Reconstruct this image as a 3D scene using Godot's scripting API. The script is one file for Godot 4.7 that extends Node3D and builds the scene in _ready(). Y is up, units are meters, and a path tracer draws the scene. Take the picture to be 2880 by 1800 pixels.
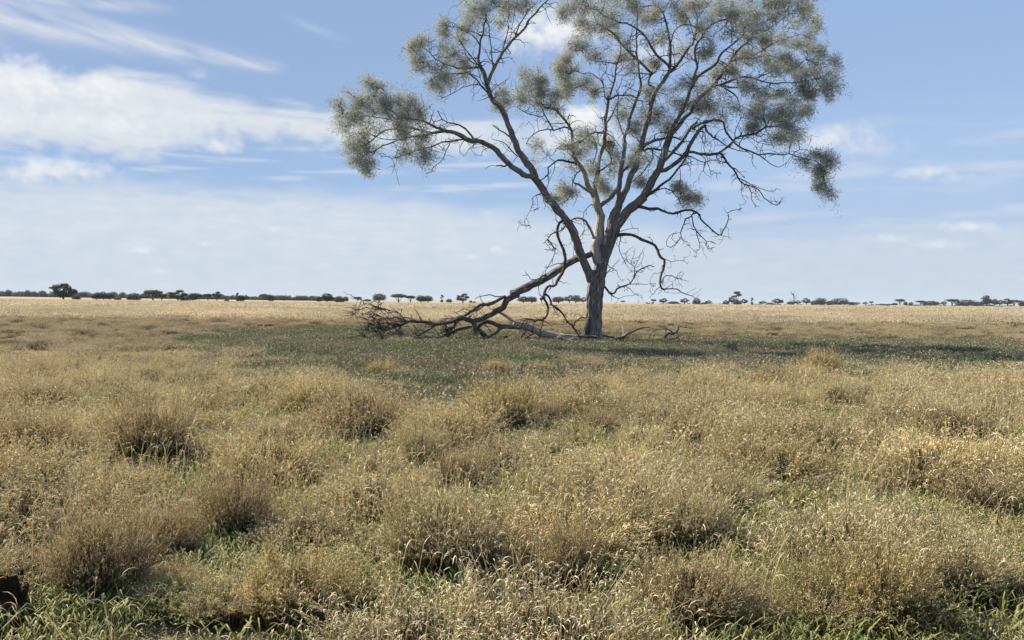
extends Node3D
# An old grey-leaved acacia with a torn limb on a dry grass plain, seen from eye height.

const FOCAL := 2494.0          # focal length in pixels of a 2880-wide frame
const EYE := 1.5
var cam: Camera3D
var rng := RandomNumberGenerator.new()
var nz := FastNoiseLite.new()
var nz2 := FastNoiseLite.new()
var M := {}

func _ready():
	rng.seed = 4711
	nz.seed = 11; nz.noise_type = FastNoiseLite.TYPE_SIMPLEX_SMOOTH; nz.frequency = 1.0; nz.fractal_type = FastNoiseLite.FRACTAL_FBM; nz.fractal_octaves = 4
	nz2.seed = 5; nz2.noise_type = FastNoiseLite.TYPE_SIMPLEX_SMOOTH; nz2.frequency = 1.0; nz2.fractal_type = FastNoiseLite.FRACTAL_NONE
	# ---------------------------------------------------------------- camera
	cam = Camera3D.new(); cam.name = "camera"
	cam.fov = rad_to_deg(2.0 * atan(900.0 / FOCAL)); cam.near = 0.1; cam.far = 8000.0
	cam.transform = Transform3D(Basis(Vector3.RIGHT, -atan(52.0 / FOCAL)) * Basis(Vector3.BACK, 20.0 / 2880.0), Vector3(0, EYE, 0))
	add_child(cam); cam.current = true
	# ---------------------------------------------------------------- sky, sun, air
	var env := Environment.new()
	env.background_mode = Environment.BG_SKY
	var sky := Sky.new(); var pano := PanoramaSkyMaterial.new()
	pano.panorama = ImageTexture.create_from_image(sky_image())
	pano.energy_multiplier = SKY_GAIN
	sky.sky_material = pano; env.sky = sky
	env.tonemap_mode = Environment.TONE_MAPPER_LINEAR
	env.tonemap_exposure = 2.4
	env.sdfgi_enabled = true; env.ssao_enabled = true; env.ssil_enabled = true
	env.fog_enabled = true
	env.fog_density = 0.00006
	env.fog_light_color = Color(0.80, 0.86, 0.93)
	var we := WorldEnvironment.new(); we.name = "world_environment"; we.environment = env; add_child(we)
	var sun := DirectionalLight3D.new(); sun.name = "sun"
	sun.light_energy = 1.6; sun.light_color = Color(1.0, 0.955, 0.87); sun.light_angular_distance = 0.55
	sun.shadow_enabled = true
	var to_sun := Vector3(-0.80, 0.74, -0.58).normalized()
	sun.transform = Transform3D(Basis.looking_at(-to_sun, Vector3.UP), Vector3(0, 50, 0))
	add_child(sun)
	# ---------------------------------------------------------------- the place
	materials()
	ground()
	far_trees()
	acacia()
	fallen_wood()
	tussocks()
	grass()
	small_things()

const SKY_GAIN := 1.0 / 2.4

# ================================================================= picture <-> place
func ray(px: float, py: float) -> Vector3:
	return cam.transform.basis * Vector3((px - 1440.0) / FOCAL, (900.0 - py) / FOCAL, -1.0)

func at(px: float, py: float, depth: float) -> Vector3:     # a point so deep in front of the lens
	return cam.transform.origin + ray(px, py) * depth

func on_ground(px: float, py: float) -> Vector3:
	var r := ray(px, py)
	var t := 4.0
	for k in 400:
		var p := cam.transform.origin + r * t
		if p.y <= land(p.x, p.z):
			break
		t *= 1.012
	var p2 := cam.transform.origin + r * t
	return Vector3(p2.x, land(p2.x, p2.z), p2.z)

func land(x: float, z: float) -> float:                       # height of the ground
	var d := sqrt(x * x + z * z)
	var az := rad_to_deg(atan2(x, -z))
	var far := smoothstep(250.0, 1000.0, d) * clampf((-az - 7.0) / 23.0, 0.0, 1.3) * 2.9
	return far + nz2.get_noise_2d(x * 0.35, z * 0.35) * 0.035 * smoothstep(2.0, 8.0, d) * (1.0 - smoothstep(60.0, 200.0, d))

# how much the low green herb replaces the tall straw here (1 = only herb); the patch round the tree, known by its outline on the ground
var patch := PackedVector2Array()
func green(x: float, z: float) -> float:
	if patch.is_empty():
		for q in [[400, 955], [700, 930], [960, 922], [1300, 938], [1900, 950], [2500, 960], [3400, 968], [3400, 1110], [2880, 1105], [2650, 1078], [2450, 1092], [2200, 1100], [2050, 1068], [1960, 1075], [1800, 1110], [1650, 1130], [1520, 1165], [1330, 1205], [1150, 1208], [1000, 1150], [800, 1110], [650, 1065]]:
			var g := on_ground(q[0], q[1])
			patch.append(Vector2(g.x, g.z))
	var w := Vector2(x + nz.get_noise_2d(x * 0.22, z * 0.22) * 2.2, z + nz.get_noise_2d(x * 0.22 + 40.0, z * 0.22) * 2.6)
	return 1.0 if Geometry2D.is_point_in_polygon(w, patch) else 0.0

var gaps := []
func gap(x: float, z: float) -> float:                         # bare or green openings between the near tussocks
	if gaps.is_empty():
		for q in [[720, 1290, 190, 40], [900, 1400, 170, 60], [420, 1630, 190, 55], [640, 1560, 140, 60], [250, 1740, 200, 60], [1430, 1440, 170, 30], [1800, 1650, 180, 60], [1450, 1680, 90, 60], [2120, 1450, 160, 50], [1980, 1560, 160, 60], [1700, 1760, 150, 40], [2500, 1320, 200, 28], [1020, 1275, 170, 26], [2160, 1640, 110, 50], [2620, 1480, 170, 35], [240, 1235, 120, 22], [880, 1600, 120, 50], [2250, 1760, 120, 40]]:
			var g := on_ground(q[0], q[1]); var d := -g.z
			gaps.append([g.x, g.z, q[2] * d / FOCAL, (q[3] * d / FOCAL) * d / EYE])
	var best := 0.0
	for g in gaps:
		var a: float = (x - g[0]) / g[2]; var b: float = (z - g[1]) / minf(g[3], 1.2)
		best = maxf(best, 1.0 - sqrt(a * a + b * b) + nz.get_noise_2d(x * 1.3, z * 1.3) * 0.45)
	return clampf(best * 1.8, 0.0, 1.0)

# ================================================================= sky
var c_noise := FastNoiseLite.new()
var c_fine := FastNoiseLite.new()
var banks := []

func sky_dir(px: float, py: float) -> Vector2:                # azimuth and elevation in degrees of a spot in the sky
	var r := ray(px, py).normalized()
	return Vector2(rad_to_deg(atan2(r.x, -r.z)), rad_to_deg(asin(r.y)))

func edge(line: Array, az: float) -> float:                   # elevation of a cloud bank's edge at an azimuth
	if az <= line[0].x: return line[0].y
	for k in range(1, line.size()):
		if az < line[k].x:
			return lerpf(line[k - 1].y, line[k].y, smoothstep(0.0, 1.0, (az - line[k - 1].x) / (line[k].x - line[k - 1].x)))
	return line[-1].y

func line_of(pts: Array) -> Array:
	var out := []
	for p in pts: out.append(sky_dir(p[0], p[1]))
	return out

var bank_top := []; var bank_low := []; var veil_top := []; var streak := []; var streak2 := []; var puffs := []

func sky_color(az: float, el: float) -> Color:
	var e := maxf(el, 0.0)
	# clear air: deep blue above, paler towards the horizon, a little brighter to the right
	var t := 1.0 - exp(-e / 11.0)
	var low := Vector3(0.545, 0.635, 0.755)
	var high := Vector3(0.236, 0.385, 0.680)
	var c := low.lerp(high, t)
	var mid := exp(-pow((e - 6.5) / 5.0, 2.0))
	c += Vector3(-0.03, 0.015, 0.06) * mid
	c = c.lerp(Vector3(0.12, 0.25, 0.60), smoothstep(18.0, 70.0, e) * 0.7)
	c *= 1.0 + 0.10 * smoothstep(-25.0, 30.0, az) * smoothstep(2.0, 12.0, e) * (1.0 - smoothstep(40.0, 90.0, absf(az)))
	var white := Vector3(0.745, 0.785, 0.835)
	var n := c_noise.get_noise_2d(az * 1.0, el * 5.0)
	var nb := c_noise.get_noise_2d(az * 2.3 + 100.0, el * 4.0 + 50.0)
	var fine := c_fine.get_noise_2d(az * 1.2 + el * 1.5, el * 9.0)
	var a := 0.0
	if absf(az) < 75.0:
		# the bank of stratus at the left with its drawn-out tail
		var top := edge(bank_top, az) + n * 0.55 + fine * 0.2
		var bot := edge(bank_low, az) + nb * 0.8 + fine * 0.25
		var inside := smoothstep(-0.45, 0.75, top - el) * smoothstep(-0.7, 0.8, el - bot)
		var reach := 1.0 - smoothstep(-4.0, 6.0, az)
		a = maxf(a, inside * reach * clampf(0.92 + nb * 0.2 + fine * 0.18, 0.0, 0.98))
		# streak of cirrus above it
		var s := edge(streak, az); var w := lerpf(1.0, 0.25, clampf((az + 31.0) / 16.0, 0.0, 1.0))
		var cz := c_fine.get_noise_2d(az * 0.9 + 30.0, (el + az * 0.235) * 7.0)
		var dd := (el - s) / w
		a = maxf(a, exp(-dd * dd * 0.9) * clampf(0.55 + cz * 0.75, 0.0, 0.9) * (1.0 - smoothstep(-15.6, -14.0, az)))
		var s2 := edge(streak2, az)
		a = maxf(a, exp(-pow((el - s2) / 0.35, 2.0)) * clampf(0.35 + cz * 0.6, 0.0, 0.6) * (1.0 - smoothstep(-24.0, -20.0, az)))
		a = maxf(a, exp(-pow((el - 17.55 + (az + 16.0) * 0.30) / 0.22, 2.0)) * exp(-pow((az + 12.6) / 1.4, 2.0)) * 0.22)
		# the even veil over the lower sky, thinning to the right
		var vt := edge(veil_top, az) + n * 0.5
		var fade := lerpf(1.0, 0.68, smoothstep(-8.0, 16.0, az))
		a = maxf(a, smoothstep(-0.5, 1.6, vt - el) * fade * clampf(0.72 + nb * 0.16 + fine * 0.14, 0.0, 0.92) * (0.55 + 0.45 * exp(-maxf(0.0, 4.0 - el) * 0.25)))
		# thin scraps between bank and veil
		var strip := c_fine.get_noise_2d(az * 0.5 + 7.0, el * 8.0)
		a = maxf(a, smoothstep(0.08, 0.6, strip) * 0.55 * smoothstep(5.0, 7.5, el) * (1.0 - smoothstep(10.5, 12.0, el)) * (1.0 - smoothstep(2.0, 14.0, az)))
		var thin := c_fine.get_noise_2d(az * 0.45 + 70.0, el * 4.0)
		a = maxf(a, (0.12 + smoothstep(-0.1, 0.7, thin) * 0.38) * (1.0 - smoothstep(8.0, 13.0, el)) * smoothstep(4.0, 14.0, az))
	c = c.lerp(white, a)
	# heaped clouds
	var bumps := c_noise.get_noise_2d(az * 3.2 + 200.0, el * 4.2)
	var lump := c_noise.get_noise_2d(az * 7.0 + 300.0, el * 8.5 + 20.0)
	for p in puffs:
		var u: float = (az - p[0]) / p[2]; var v: float = (el - p[1]) / p[3]
		if absf(u) > 1.7 or absf(v) > 1.9: continue
		var flat := 1.35 if v < 0.0 else 1.0
		var r := sqrt(u * u + v * v * flat)
		var m: float = smoothstep(-0.15, p[5] * 1.5, 1.0 - r + bumps * 0.50 + lump * 0.16) * p[4]
		if m > 0.0:
			var tone := Vector3(0.93, 0.94, 0.955) * (0.90 + 0.10 * smoothstep(-0.9, 0.5, v + lump * 0.9))
			c = c.lerp(tone, m)
	# the rest of the sky carries the same sort of broken cloud
	var away := smoothstep(34.0, 52.0, absf(az)) + smoothstep(21.0, 30.0, el)
	if away > 0.0:
		var big := c_noise.get_noise_2d(az * 0.35 + 500.0 * signf(az) * smoothstep(170.0, 180.0, absf(az)) * 0.0, el * 1.1 + 33.0)
		c = c.lerp(white, clampf(smoothstep(-0.05, 0.55, big) * 0.75 * minf(away, 1.0) * (1.0 - smoothstep(55.0, 88.0, el) * 0.6), 0.0, 0.9))
	return Color(c.x, c.y, c.z)

func sky_image() -> Image:
	c_noise.seed = 21; c_noise.noise_type = FastNoiseLite.TYPE_SIMPLEX_SMOOTH; c_noise.frequency = 0.22; c_noise.fractal_type = FastNoiseLite.FRACTAL_FBM; c_noise.fractal_octaves = 5
	c_noise.domain_warp_enabled = true; c_noise.domain_warp_amplitude = 1.6; c_noise.domain_warp_frequency = 0.2
	c_fine.seed = 77; c_fine.noise_type = FastNoiseLite.TYPE_SIMPLEX_SMOOTH; c_fine.frequency = 0.2; c_fine.fractal_type = FastNoiseLite.FRACTAL_FBM; c_fine.fractal_octaves = 5
	bank_top = line_of([[-300, 200], [0, 195], [180, 205], [330, 192], [480, 222], [640, 272], [780, 303], [930, 313], [1150, 330], [1400, 335]])
	bank_low = line_of([[-300, 400], [0, 395], [200, 415], [400, 445], [560, 380], [720, 382], [960, 402], [1150, 425], [1400, 430]])
	veil_top = line_of([[-300, 480], [0, 486], [280, 486], [560, 510], [900, 526], [1150, 545], [1400, 575], [1700, 600], [2100, 630], [2500, 610], [2880, 600], [3300, 600]])
	streak = line_of([[-200, -10], [0, 38], [200, 78], [400, 118], [560, 152], [790, 190], [900, 205]])
	streak2 = line_of([[-200, -40], [0, -20], [200, 5], [400, 18], [600, 40]])
	for q in [[45, 225, 130, 66, 0.85, 0.7], [185, 258, 120, 46, 0.6, 0.9], [300, 252, 80, 48, 0.8, 0.7], [10, 330, 130, 60, 0.6, 0.9], [200, 352, 80, 36, 0.5, 0.9], [330, 355, 85, 40, 0.6, 0.8], [620, 412, 66, 27, 0.75, 0.7], [540, 400, 65, 30, 0.4, 0.9], [160, 478, 150, 36, 0.75, 0.7], [40, 490, 110, 30, 0.5, 0.9], [430, 330, 200, 60, 0.35, 1.0],
			[1560, 85, 160, 85, 0.92, 0.7], [1480, 110, 90, 45, 0.6, 0.8], [1640, 335, 88, 48, 0.95, 0.5], [1580, 390, 100, 55, 0.75, 0.8], [1700, 380, 80, 50, 0.6, 0.8], [1840, 150, 140, 70, 0.6, 0.9],
			[2330, 395, 130, 48, 0.72, 0.9], [2450, 420, 120, 40, 0.35, 1.0], [2600, 485, 75, 22, 0.55, 0.8], [2700, 500, 70, 15, 0.35, 0.9], [2735, 638, 80, 20, 0.6, 0.7], [2500, 672, 70, 14, 0.45, 0.8], [2640, 690, 70, 16, 0.45, 0.8], [2120, 545, 40, 18, 0.25, 1.0],
			[770, 645, 38, 12, 0.6, 0.8], [405, 704, 46, 13, 0.5, 0.8], [580, 686, 26, 8, 0.45, 0.8], [1390, 702, 30, 12, 0.45, 0.8], [920, 745, 24, 8, 0.4, 0.8], [560, 212, 44, 18, 0.35, 0.9], [1370, 600, 30, 12, 0.35, 0.9], [1330, 725, 30, 10, 0.4, 0.8], [450, 762, 30, 10, 0.3, 0.8], [2060, 735, 45, 12, 0.3, 0.9]]:
		var d := sky_dir(q[0], q[1])
		puffs.append([d.x, d.y, rad_to_deg(q[2] / FOCAL), rad_to_deg(q[3] / FOCAL), q[4], q[5]])
	var w := 4096; var h := 2048
	var b := PackedByteArray(); b.resize(w * h * 3)
	var k := 360.0 / w
	var dice := RandomNumberGenerator.new(); dice.seed = 3
	for by in h / 4:
		var el0 := 90.0 - (by * 4 + 2) * k
		for bx in w / 4:
			var az0 := wrapf((bx * 4 + 2) * k, -180.0, 180.0)
			if absf(az0) < 37.0 and el0 > -1.0 and el0 < 24.0:
				for sy in 4:
					for sx in 4:
						var c := sky_color(wrapf((bx * 4 + sx + 0.5) * k, -180.0, 180.0), 90.0 - (by * 4 + sy + 0.5) * k).linear_to_srgb()
						var o := ((by * 4 + sy) * w + bx * 4 + sx) * 3
						var j := dice.randf()
						b[o] = clampi(int(c.r * 255.0 + j), 0, 255); b[o + 1] = clampi(int(c.g * 255.0 + j), 0, 255); b[o + 2] = clampi(int(c.b * 255.0 + j), 0, 255)
			else:
				var c := Color(0.5, 0.45, 0.35)
				if el0 > -1.0: c = sky_color(az0, el0)
				c = c.linear_to_srgb()
				var r8 := clampi(int(c.r * 255.0 + 0.5), 0, 255); var g8 := clampi(int(c.g * 255.0 + 0.5), 0, 255); var b8 := clampi(int(c.b * 255.0 + 0.5), 0, 255)
				for sy in 4:
					var o := ((by * 4 + sy) * w + bx * 4) * 3
					for sx in 4:
						b[o] = r8; b[o + 1] = g8; b[o + 2] = b8
						o += 3
	return Image.create_from_data(w, h, false, Image.FORMAT_RGB8, b)

# ================================================================= materials
func noise_tex(kind: int, freq: float, oct: int, ramp: Array, seed_: int, size := 512, normal := false, bump := 8.0) -> NoiseTexture2D:
	var n := FastNoiseLite.new(); n.seed = seed_; n.noise_type = kind as FastNoiseLite.NoiseType; n.frequency = freq
	n.fractal_type = FastNoiseLite.FRACTAL_FBM; n.fractal_octaves = oct
	var t := NoiseTexture2D.new(); t.width = size; t.height = size; t.seamless = true; t.noise = n
	if normal:
		t.as_normal_map = true; t.bump_strength = bump
	elif ramp.size():
		var g := Gradient.new()
		var offs := PackedFloat32Array(); var cols := PackedColorArray()
		for k in ramp.size():
			offs.append(float(k) / (ramp.size() - 1)); cols.append((ramp[k] as Color).linear_to_srgb())
		g.offsets = offs; g.colors = cols
		t.color_ramp = g
	return t

func mat(called: String, albedo: Color, rough := 0.9) -> StandardMaterial3D:      # albedo given as a real-world (linear) value
	var m := StandardMaterial3D.new(); m.resource_name = called
	m.albedo_color = albedo.linear_to_srgb(); m.roughness = rough; m.metallic_specular = 0.25
	return m

func bark(called: String, dark: Color, mid: Color, pale: Color, seed_: int) -> StandardMaterial3D:
	var m := mat(called, Color(1, 1, 1), 0.95)
	m.albedo_texture = noise_tex(FastNoiseLite.TYPE_SIMPLEX_SMOOTH, 0.014, 5, [dark, dark, mid, mid, mid, pale, pale], seed_)
	m.heightmap_enabled = true; m.heightmap_scale = 6.0
	m.heightmap_texture = noise_tex(FastNoiseLite.TYPE_SIMPLEX_SMOOTH, 0.014, 5, [Color(0, 0, 0), Color(0.15, 0.15, 0.15), Color(0.8, 0.8, 0.8), Color(1, 1, 1)], seed_)
	m.uv1_scale = Vector3(1.0, 0.16, 1.0)
	return m

func leafy(called: String, tint: Color, through: Color) -> StandardMaterial3D:
	var m := mat(called, tint, 0.75)
	m.vertex_color_use_as_albedo = true
	m.cull_mode = BaseMaterial3D.CULL_DISABLED
	m.backlight_enabled = true; m.backlight = through.linear_to_srgb()
	m.metallic_specular = 0.3
	return m

func materials():
	M.bark = bark("grey bark", Color(0.085, 0.078, 0.073), Color(0.20, 0.187, 0.178), Color(0.40, 0.38, 0.36), 31)
	M.pale_bark = bark("pale weathered wood", Color(0.20, 0.175, 0.15), Color(0.43, 0.385, 0.335), Color(0.58, 0.53, 0.47), 32)
	M.dead_bark = bark("dead grey wood", Color(0.035, 0.032, 0.03), Color(0.105, 0.096, 0.09), Color(0.25, 0.235, 0.22), 33)
	M.fallen_bark = bark("grey weathered fallen wood", Color(0.045, 0.042, 0.041), Color(0.118, 0.112, 0.108), Color(0.30, 0.285, 0.27), 34)
	M.twig = mat("twig bark", Color(0.062, 0.057, 0.054), 0.95)
	M.bleached = mat("bleached wood", Color(0.50, 0.45, 0.37), 0.9)
	M.leaf = leafy("grey-green leaves", Color(1, 1, 1), Color(0.44, 0.48, 0.44))
	M.straw = leafy("dry straw", Color(1, 1, 1), Color(0.46, 0.41, 0.32))
	M.straw_b = leafy("dry pinkish straw", Color(0.91, 0.85, 0.82), Color(0.40, 0.34, 0.29))
	M.straw_c = leafy("dry golden straw", Color(1.0, 0.96, 0.86), Color(0.50, 0.44, 0.31))
	M.straw_d = leafy("greenish straw", Color(0.78, 0.84, 0.68), Color(0.42, 0.42, 0.28))
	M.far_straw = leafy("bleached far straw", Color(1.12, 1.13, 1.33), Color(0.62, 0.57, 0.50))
	M.herb = leafy("green herb", Color(1, 1, 1), Color(0.30, 0.31, 0.20))
	M.far_leaf = leafy("far foliage", Color(0.72, 0.72, 0.72), Color(0.22, 0.25, 0.16))

# ================================================================= making meshes
func add_mesh(called: String, v: PackedVector3Array, n: PackedVector3Array, c: PackedColorArray, uv: PackedVector2Array, idx: PackedInt32Array, m: Material, parent: Node) -> MeshInstance3D:
	var o := MeshInstance3D.new(); o.name = called
	o.mesh = array_mesh(v, n, c, uv, idx, m)
	parent.add_child(o, true)
	return o

func array_mesh(v: PackedVector3Array, n: PackedVector3Array, c: PackedColorArray, uv: PackedVector2Array, idx: PackedInt32Array, m: Material) -> ArrayMesh:
	var a := []; a.resize(Mesh.ARRAY_MAX)
	for t in range(0, idx.size(), 3):                         # front faces run clockwise: wind each face to agree with its normal
		var i0 := idx[t]; var i1 := idx[t + 1]; var i2 := idx[t + 2]
		if (v[i2] - v[i0]).cross(v[i1] - v[i0]).dot(n[i0] + n[i1] + n[i2]) < 0.0:
			idx[t + 1] = i2; idx[t + 2] = i1
	a[Mesh.ARRAY_VERTEX] = v
	if n.size(): a[Mesh.ARRAY_NORMAL] = n
	if c.size(): a[Mesh.ARRAY_COLOR] = c
	if uv.size(): a[Mesh.ARRAY_TEX_UV] = uv
	a[Mesh.ARRAY_INDEX] = idx
	var am := ArrayMesh.new()
	am.add_surface_from_arrays(Mesh.PRIMITIVE_TRIANGLES, a)
	am.surface_set_material(0, m)
	return am

func tag(o: Node, label: String, category: String, group := "", kind := ""):
	o.set_meta("label", label)
	if category != "": o.set_meta("category", category)
	if group != "": o.set_meta("group", group)
	if kind != "": o.set_meta("kind", kind)

func thing(called: String, label: String, category: String, where := Vector3.ZERO, group := "") -> Node3D:
	var o := Node3D.new(); o.name = called; add_child(o, true); o.position = where
	tag(o, label, category, group)
	return o

# a bent, tapering wooden tube through points (in the frame of its thing); knobbly, with bark running along it
class Tube:
	var v := PackedVector3Array(); var n := PackedVector3Array(); var uv := PackedVector2Array(); var idx := PackedInt32Array()

func spline(pts: PackedVector3Array, rad: PackedFloat32Array, step: float) -> Array:
	var op := PackedVector3Array(); var orad := PackedFloat32Array()
	for i in range(pts.size() - 1):
		var p0 := pts[maxi(i - 1, 0)]; var p1 := pts[i]; var p2 := pts[i + 1]; var p3 := pts[mini(i + 2, pts.size() - 1)]
		var k := maxi(1, int(p1.distance_to(p2) / step))
		for j in k:
			var t := float(j) / k
			op.append(p1.cubic_interpolate(p2, p0, p3, t)); orad.append(lerpf(rad[i], rad[i + 1], t))
	op.append(pts[-1]); orad.append(rad[-1])
	return [op, orad]

func tube(tb: Tube, pts: PackedVector3Array, rad: PackedFloat32Array, sides: int, lumpy: float, closed := true):
	var count := pts.size()
	var base := tb.v.size()
	var up := Vector3(0.13, 0.2, 1.0).normalized()
	var len_ := 0.0
	var around := maxf(1.0, roundf(rad[0] * TAU / 0.5))
	for i in count:
		var dir := (pts[mini(i + 1, count - 1)] - pts[maxi(i - 1, 0)]).normalized()
		if dir.length() < 0.5: dir = Vector3.UP
		var a := up - dir * up.dot(dir)
		if a.length() < 0.05: a = Vector3(1, 0, 0) - dir * dir.x
		a = a.normalized(); up = a
		var b := dir.cross(a)
		if i: len_ += pts[i].distance_to(pts[i - 1])
		for s in sides + 1:
			var ang := TAU * s / sides
			var e := a * cos(ang) + b * sin(ang)
			var r := rad[i]
			if lumpy > 0.0:
				var ce := cos(ang); var se := sin(ang)
				r *= 1.0 + lumpy * (nz2.get_noise_3d(ce * 1.6 + pts[i].x * 1.1, se * 1.6 + pts[i].z * 1.1, len_ * 2.2 + pts[i].y) + 0.5 * nz2.get_noise_3d(ce * 4.0 + 9.0, se * 4.0, len_ * 5.0))
			tb.v.append(pts[i] + e * r); tb.n.append(e); tb.uv.append(Vector2(around * s / sides, len_ / 0.5))
	var w := sides + 1
	for i in range(count - 1):
		for s in sides:
			var q := base + i * w + s
			tb.idx.append_array([q, q + 1, q + w, q + 1, q + w + 1, q + w])
	if closed:
		for endp in [0, count - 1]:
			var c := tb.v.size()
			var dir2: Vector3 = (pts[0] - pts[1]).normalized() if endp == 0 else (pts[-1] - pts[-2]).normalized()
			tb.v.append(pts[endp] + dir2 * rad[endp] * 0.4); tb.n.append(dir2); tb.uv.append(Vector2(0.5, len_))
			for s in sides:
				var q: int = base + endp * w + s
				if endp == 0: tb.idx.append_array([c, q + 1, q])
				else: tb.idx.append_array([c, q, q + 1])

func smooth_normals(tb: Tube):
	var n := PackedVector3Array(); n.resize(tb.v.size())
	for t in range(0, tb.idx.size(), 3):
		var a := tb.v[tb.idx[t]]; var b := tb.v[tb.idx[t + 1]]; var c := tb.v[tb.idx[t + 2]]
		var f := (c - a).cross(b - a)
		if f.dot(tb.n[tb.idx[t]]) < 0.0: f = -f
		for k in 3: n[tb.idx[t + k]] += f
	for i in n.size():
		var q := n[i]
		if q.dot(tb.n[i]) < 0.0: q = -q
		tb.n[i] = (q.normalized() if q.length() > 1e-9 else tb.n[i])

func put_tube(called: String, tb: Tube, m: Material, parent: Node) -> MeshInstance3D:
	smooth_normals(tb)
	return add_mesh(called, tb.v, tb.n, PackedColorArray(), tb.uv, tb.idx, m, parent)

# ================================================================= the acacia
# Limbs follow the photograph's tree: each line gives its course across the view (in the pixels of a detail), its thickness, and how far it leans towards or away from the eye.
const VIEW := {"A": [1500.0, 0.0, 5.04], "B": [1920.0, 0.0, 5.04], "C": [1500.0, 280.0, 5.04], "D": [1920.0, 280.0, 5.04], "E": [1450.0, 560.0, 5.04],
	"F": [1000.0, 820.0, 5.0417], "G": [1460.0, 820.0, 5.0417], "H": [920.0, 200.0, 4.725], "I": [1120.0, 0.0, 4.725], "J": [1800.0, 480.0, 4.725], "K": [900.0, 0.0, 3.024], "S": [1920.0, 780.0, 5.04], "P": [0.0, 0.0, 1.0]}
var tree_depth := 33.3
var tree_base := Vector3.ZERO
var limbs := {}            # id -> {px, depth, world, rad}
var nodes := []            # every limb point: [world, radius]
var the_tree: Node3D

func limb(owner_node: Node3D, called: String, id: String, from: String, view: String, r0: float, r1: float, dz: float, flat: Array, m: Material, root_depth := -1.0) -> MeshInstance3D:
	var w: Array = VIEW[view]
	var px := PackedVector2Array()
	for k in range(0, flat.size(), 2):
		px.append(Vector2(w[0] + flat[k] / w[2], w[1] + flat[k + 1] / w[2]))
	var d0 := tree_depth if root_depth < 0.0 else root_depth
	var root_px := Vector2.ZERO
	if from != "":
		var p: Dictionary = limbs[from]
		var best := 1e9
		for k in p.px.size():
			var q: float = p.px[k].distance_squared_to(px[0])
			if q < best:
				best = q; d0 = p.depth[k]; root_px = p.px[k]
		if best > 6.0 and best < 2000.0: px.insert(0, root_px)     # spring from the parent's own wood
	var total := 0.0
	for k in range(1, px.size()): total += px[k].distance_to(px[k - 1])
	# densify with a spline on the view first
	var pts := PackedVector3Array(); var rad := PackedFloat32Array()
	var run := 0.0
	var seedling := float(hash(id) % 1000)
	for k in px.size():
		if k: run += px[k].distance_to(px[k - 1])
		var t := run / maxf(total, 1.0)
		var d := d0 + dz * t + nz2.get_noise_2d(seedling, run * 0.018) * 0.16 * t
		pts.append(at(px[k].x, px[k].y, d))
		rad.append(maxf(lerpf(r0, r1, pow(t, 0.85)) * 0.92 / w[2] * d / FOCAL, 0.006))
	var sp := spline(pts, rad, 0.13)
	var wp: PackedVector3Array = sp[0]; var wr: PackedFloat32Array = sp[1]
	# little kinks, as grown wood has
	for k in range(1, wp.size() - 1):
		var q := wp[k]
		wp[k] = q + Vector3(nz2.get_noise_3d(q.x * 2.6, q.y * 2.6, q.z * 2.6), nz2.get_noise_3d(q.x * 2.6 + 31.0, q.y * 2.6, q.z * 2.6), nz2.get_noise_3d(q.x * 2.6, q.y * 2.6 + 77.0, q.z * 2.6)) * minf(wr[k] * 0.35, 0.03)
	var rec := {"px": PackedVector2Array(), "depth": PackedFloat32Array(), "world": wp, "rad": wr}
	var inv := cam.transform.affine_inverse()
	for k in wp.size():
		var c := inv * wp[k]
		rec.px.append(Vector2(1440.0 + c.x / -c.z * FOCAL, 900.0 - c.y / -c.z * FOCAL)); rec.depth.append(-c.z)
	limbs[id] = rec
	if owner_node == the_tree:
		for k in wp.size(): nodes.append([wp[k], wr[k]])
	var tb := Tube.new()
	var local := PackedVector3Array()
	for q in wp: local.append(q - owner_node.position)
	var thick := wr[0]
	tube(tb, local, wr, 14 if thick > 0.12 else (9 if thick > 0.045 else (6 if thick > 0.015 else 4)), 0.22 if thick > 0.05 else 0.12)
	return put_tube(called, tb, m, owner_node)

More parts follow.
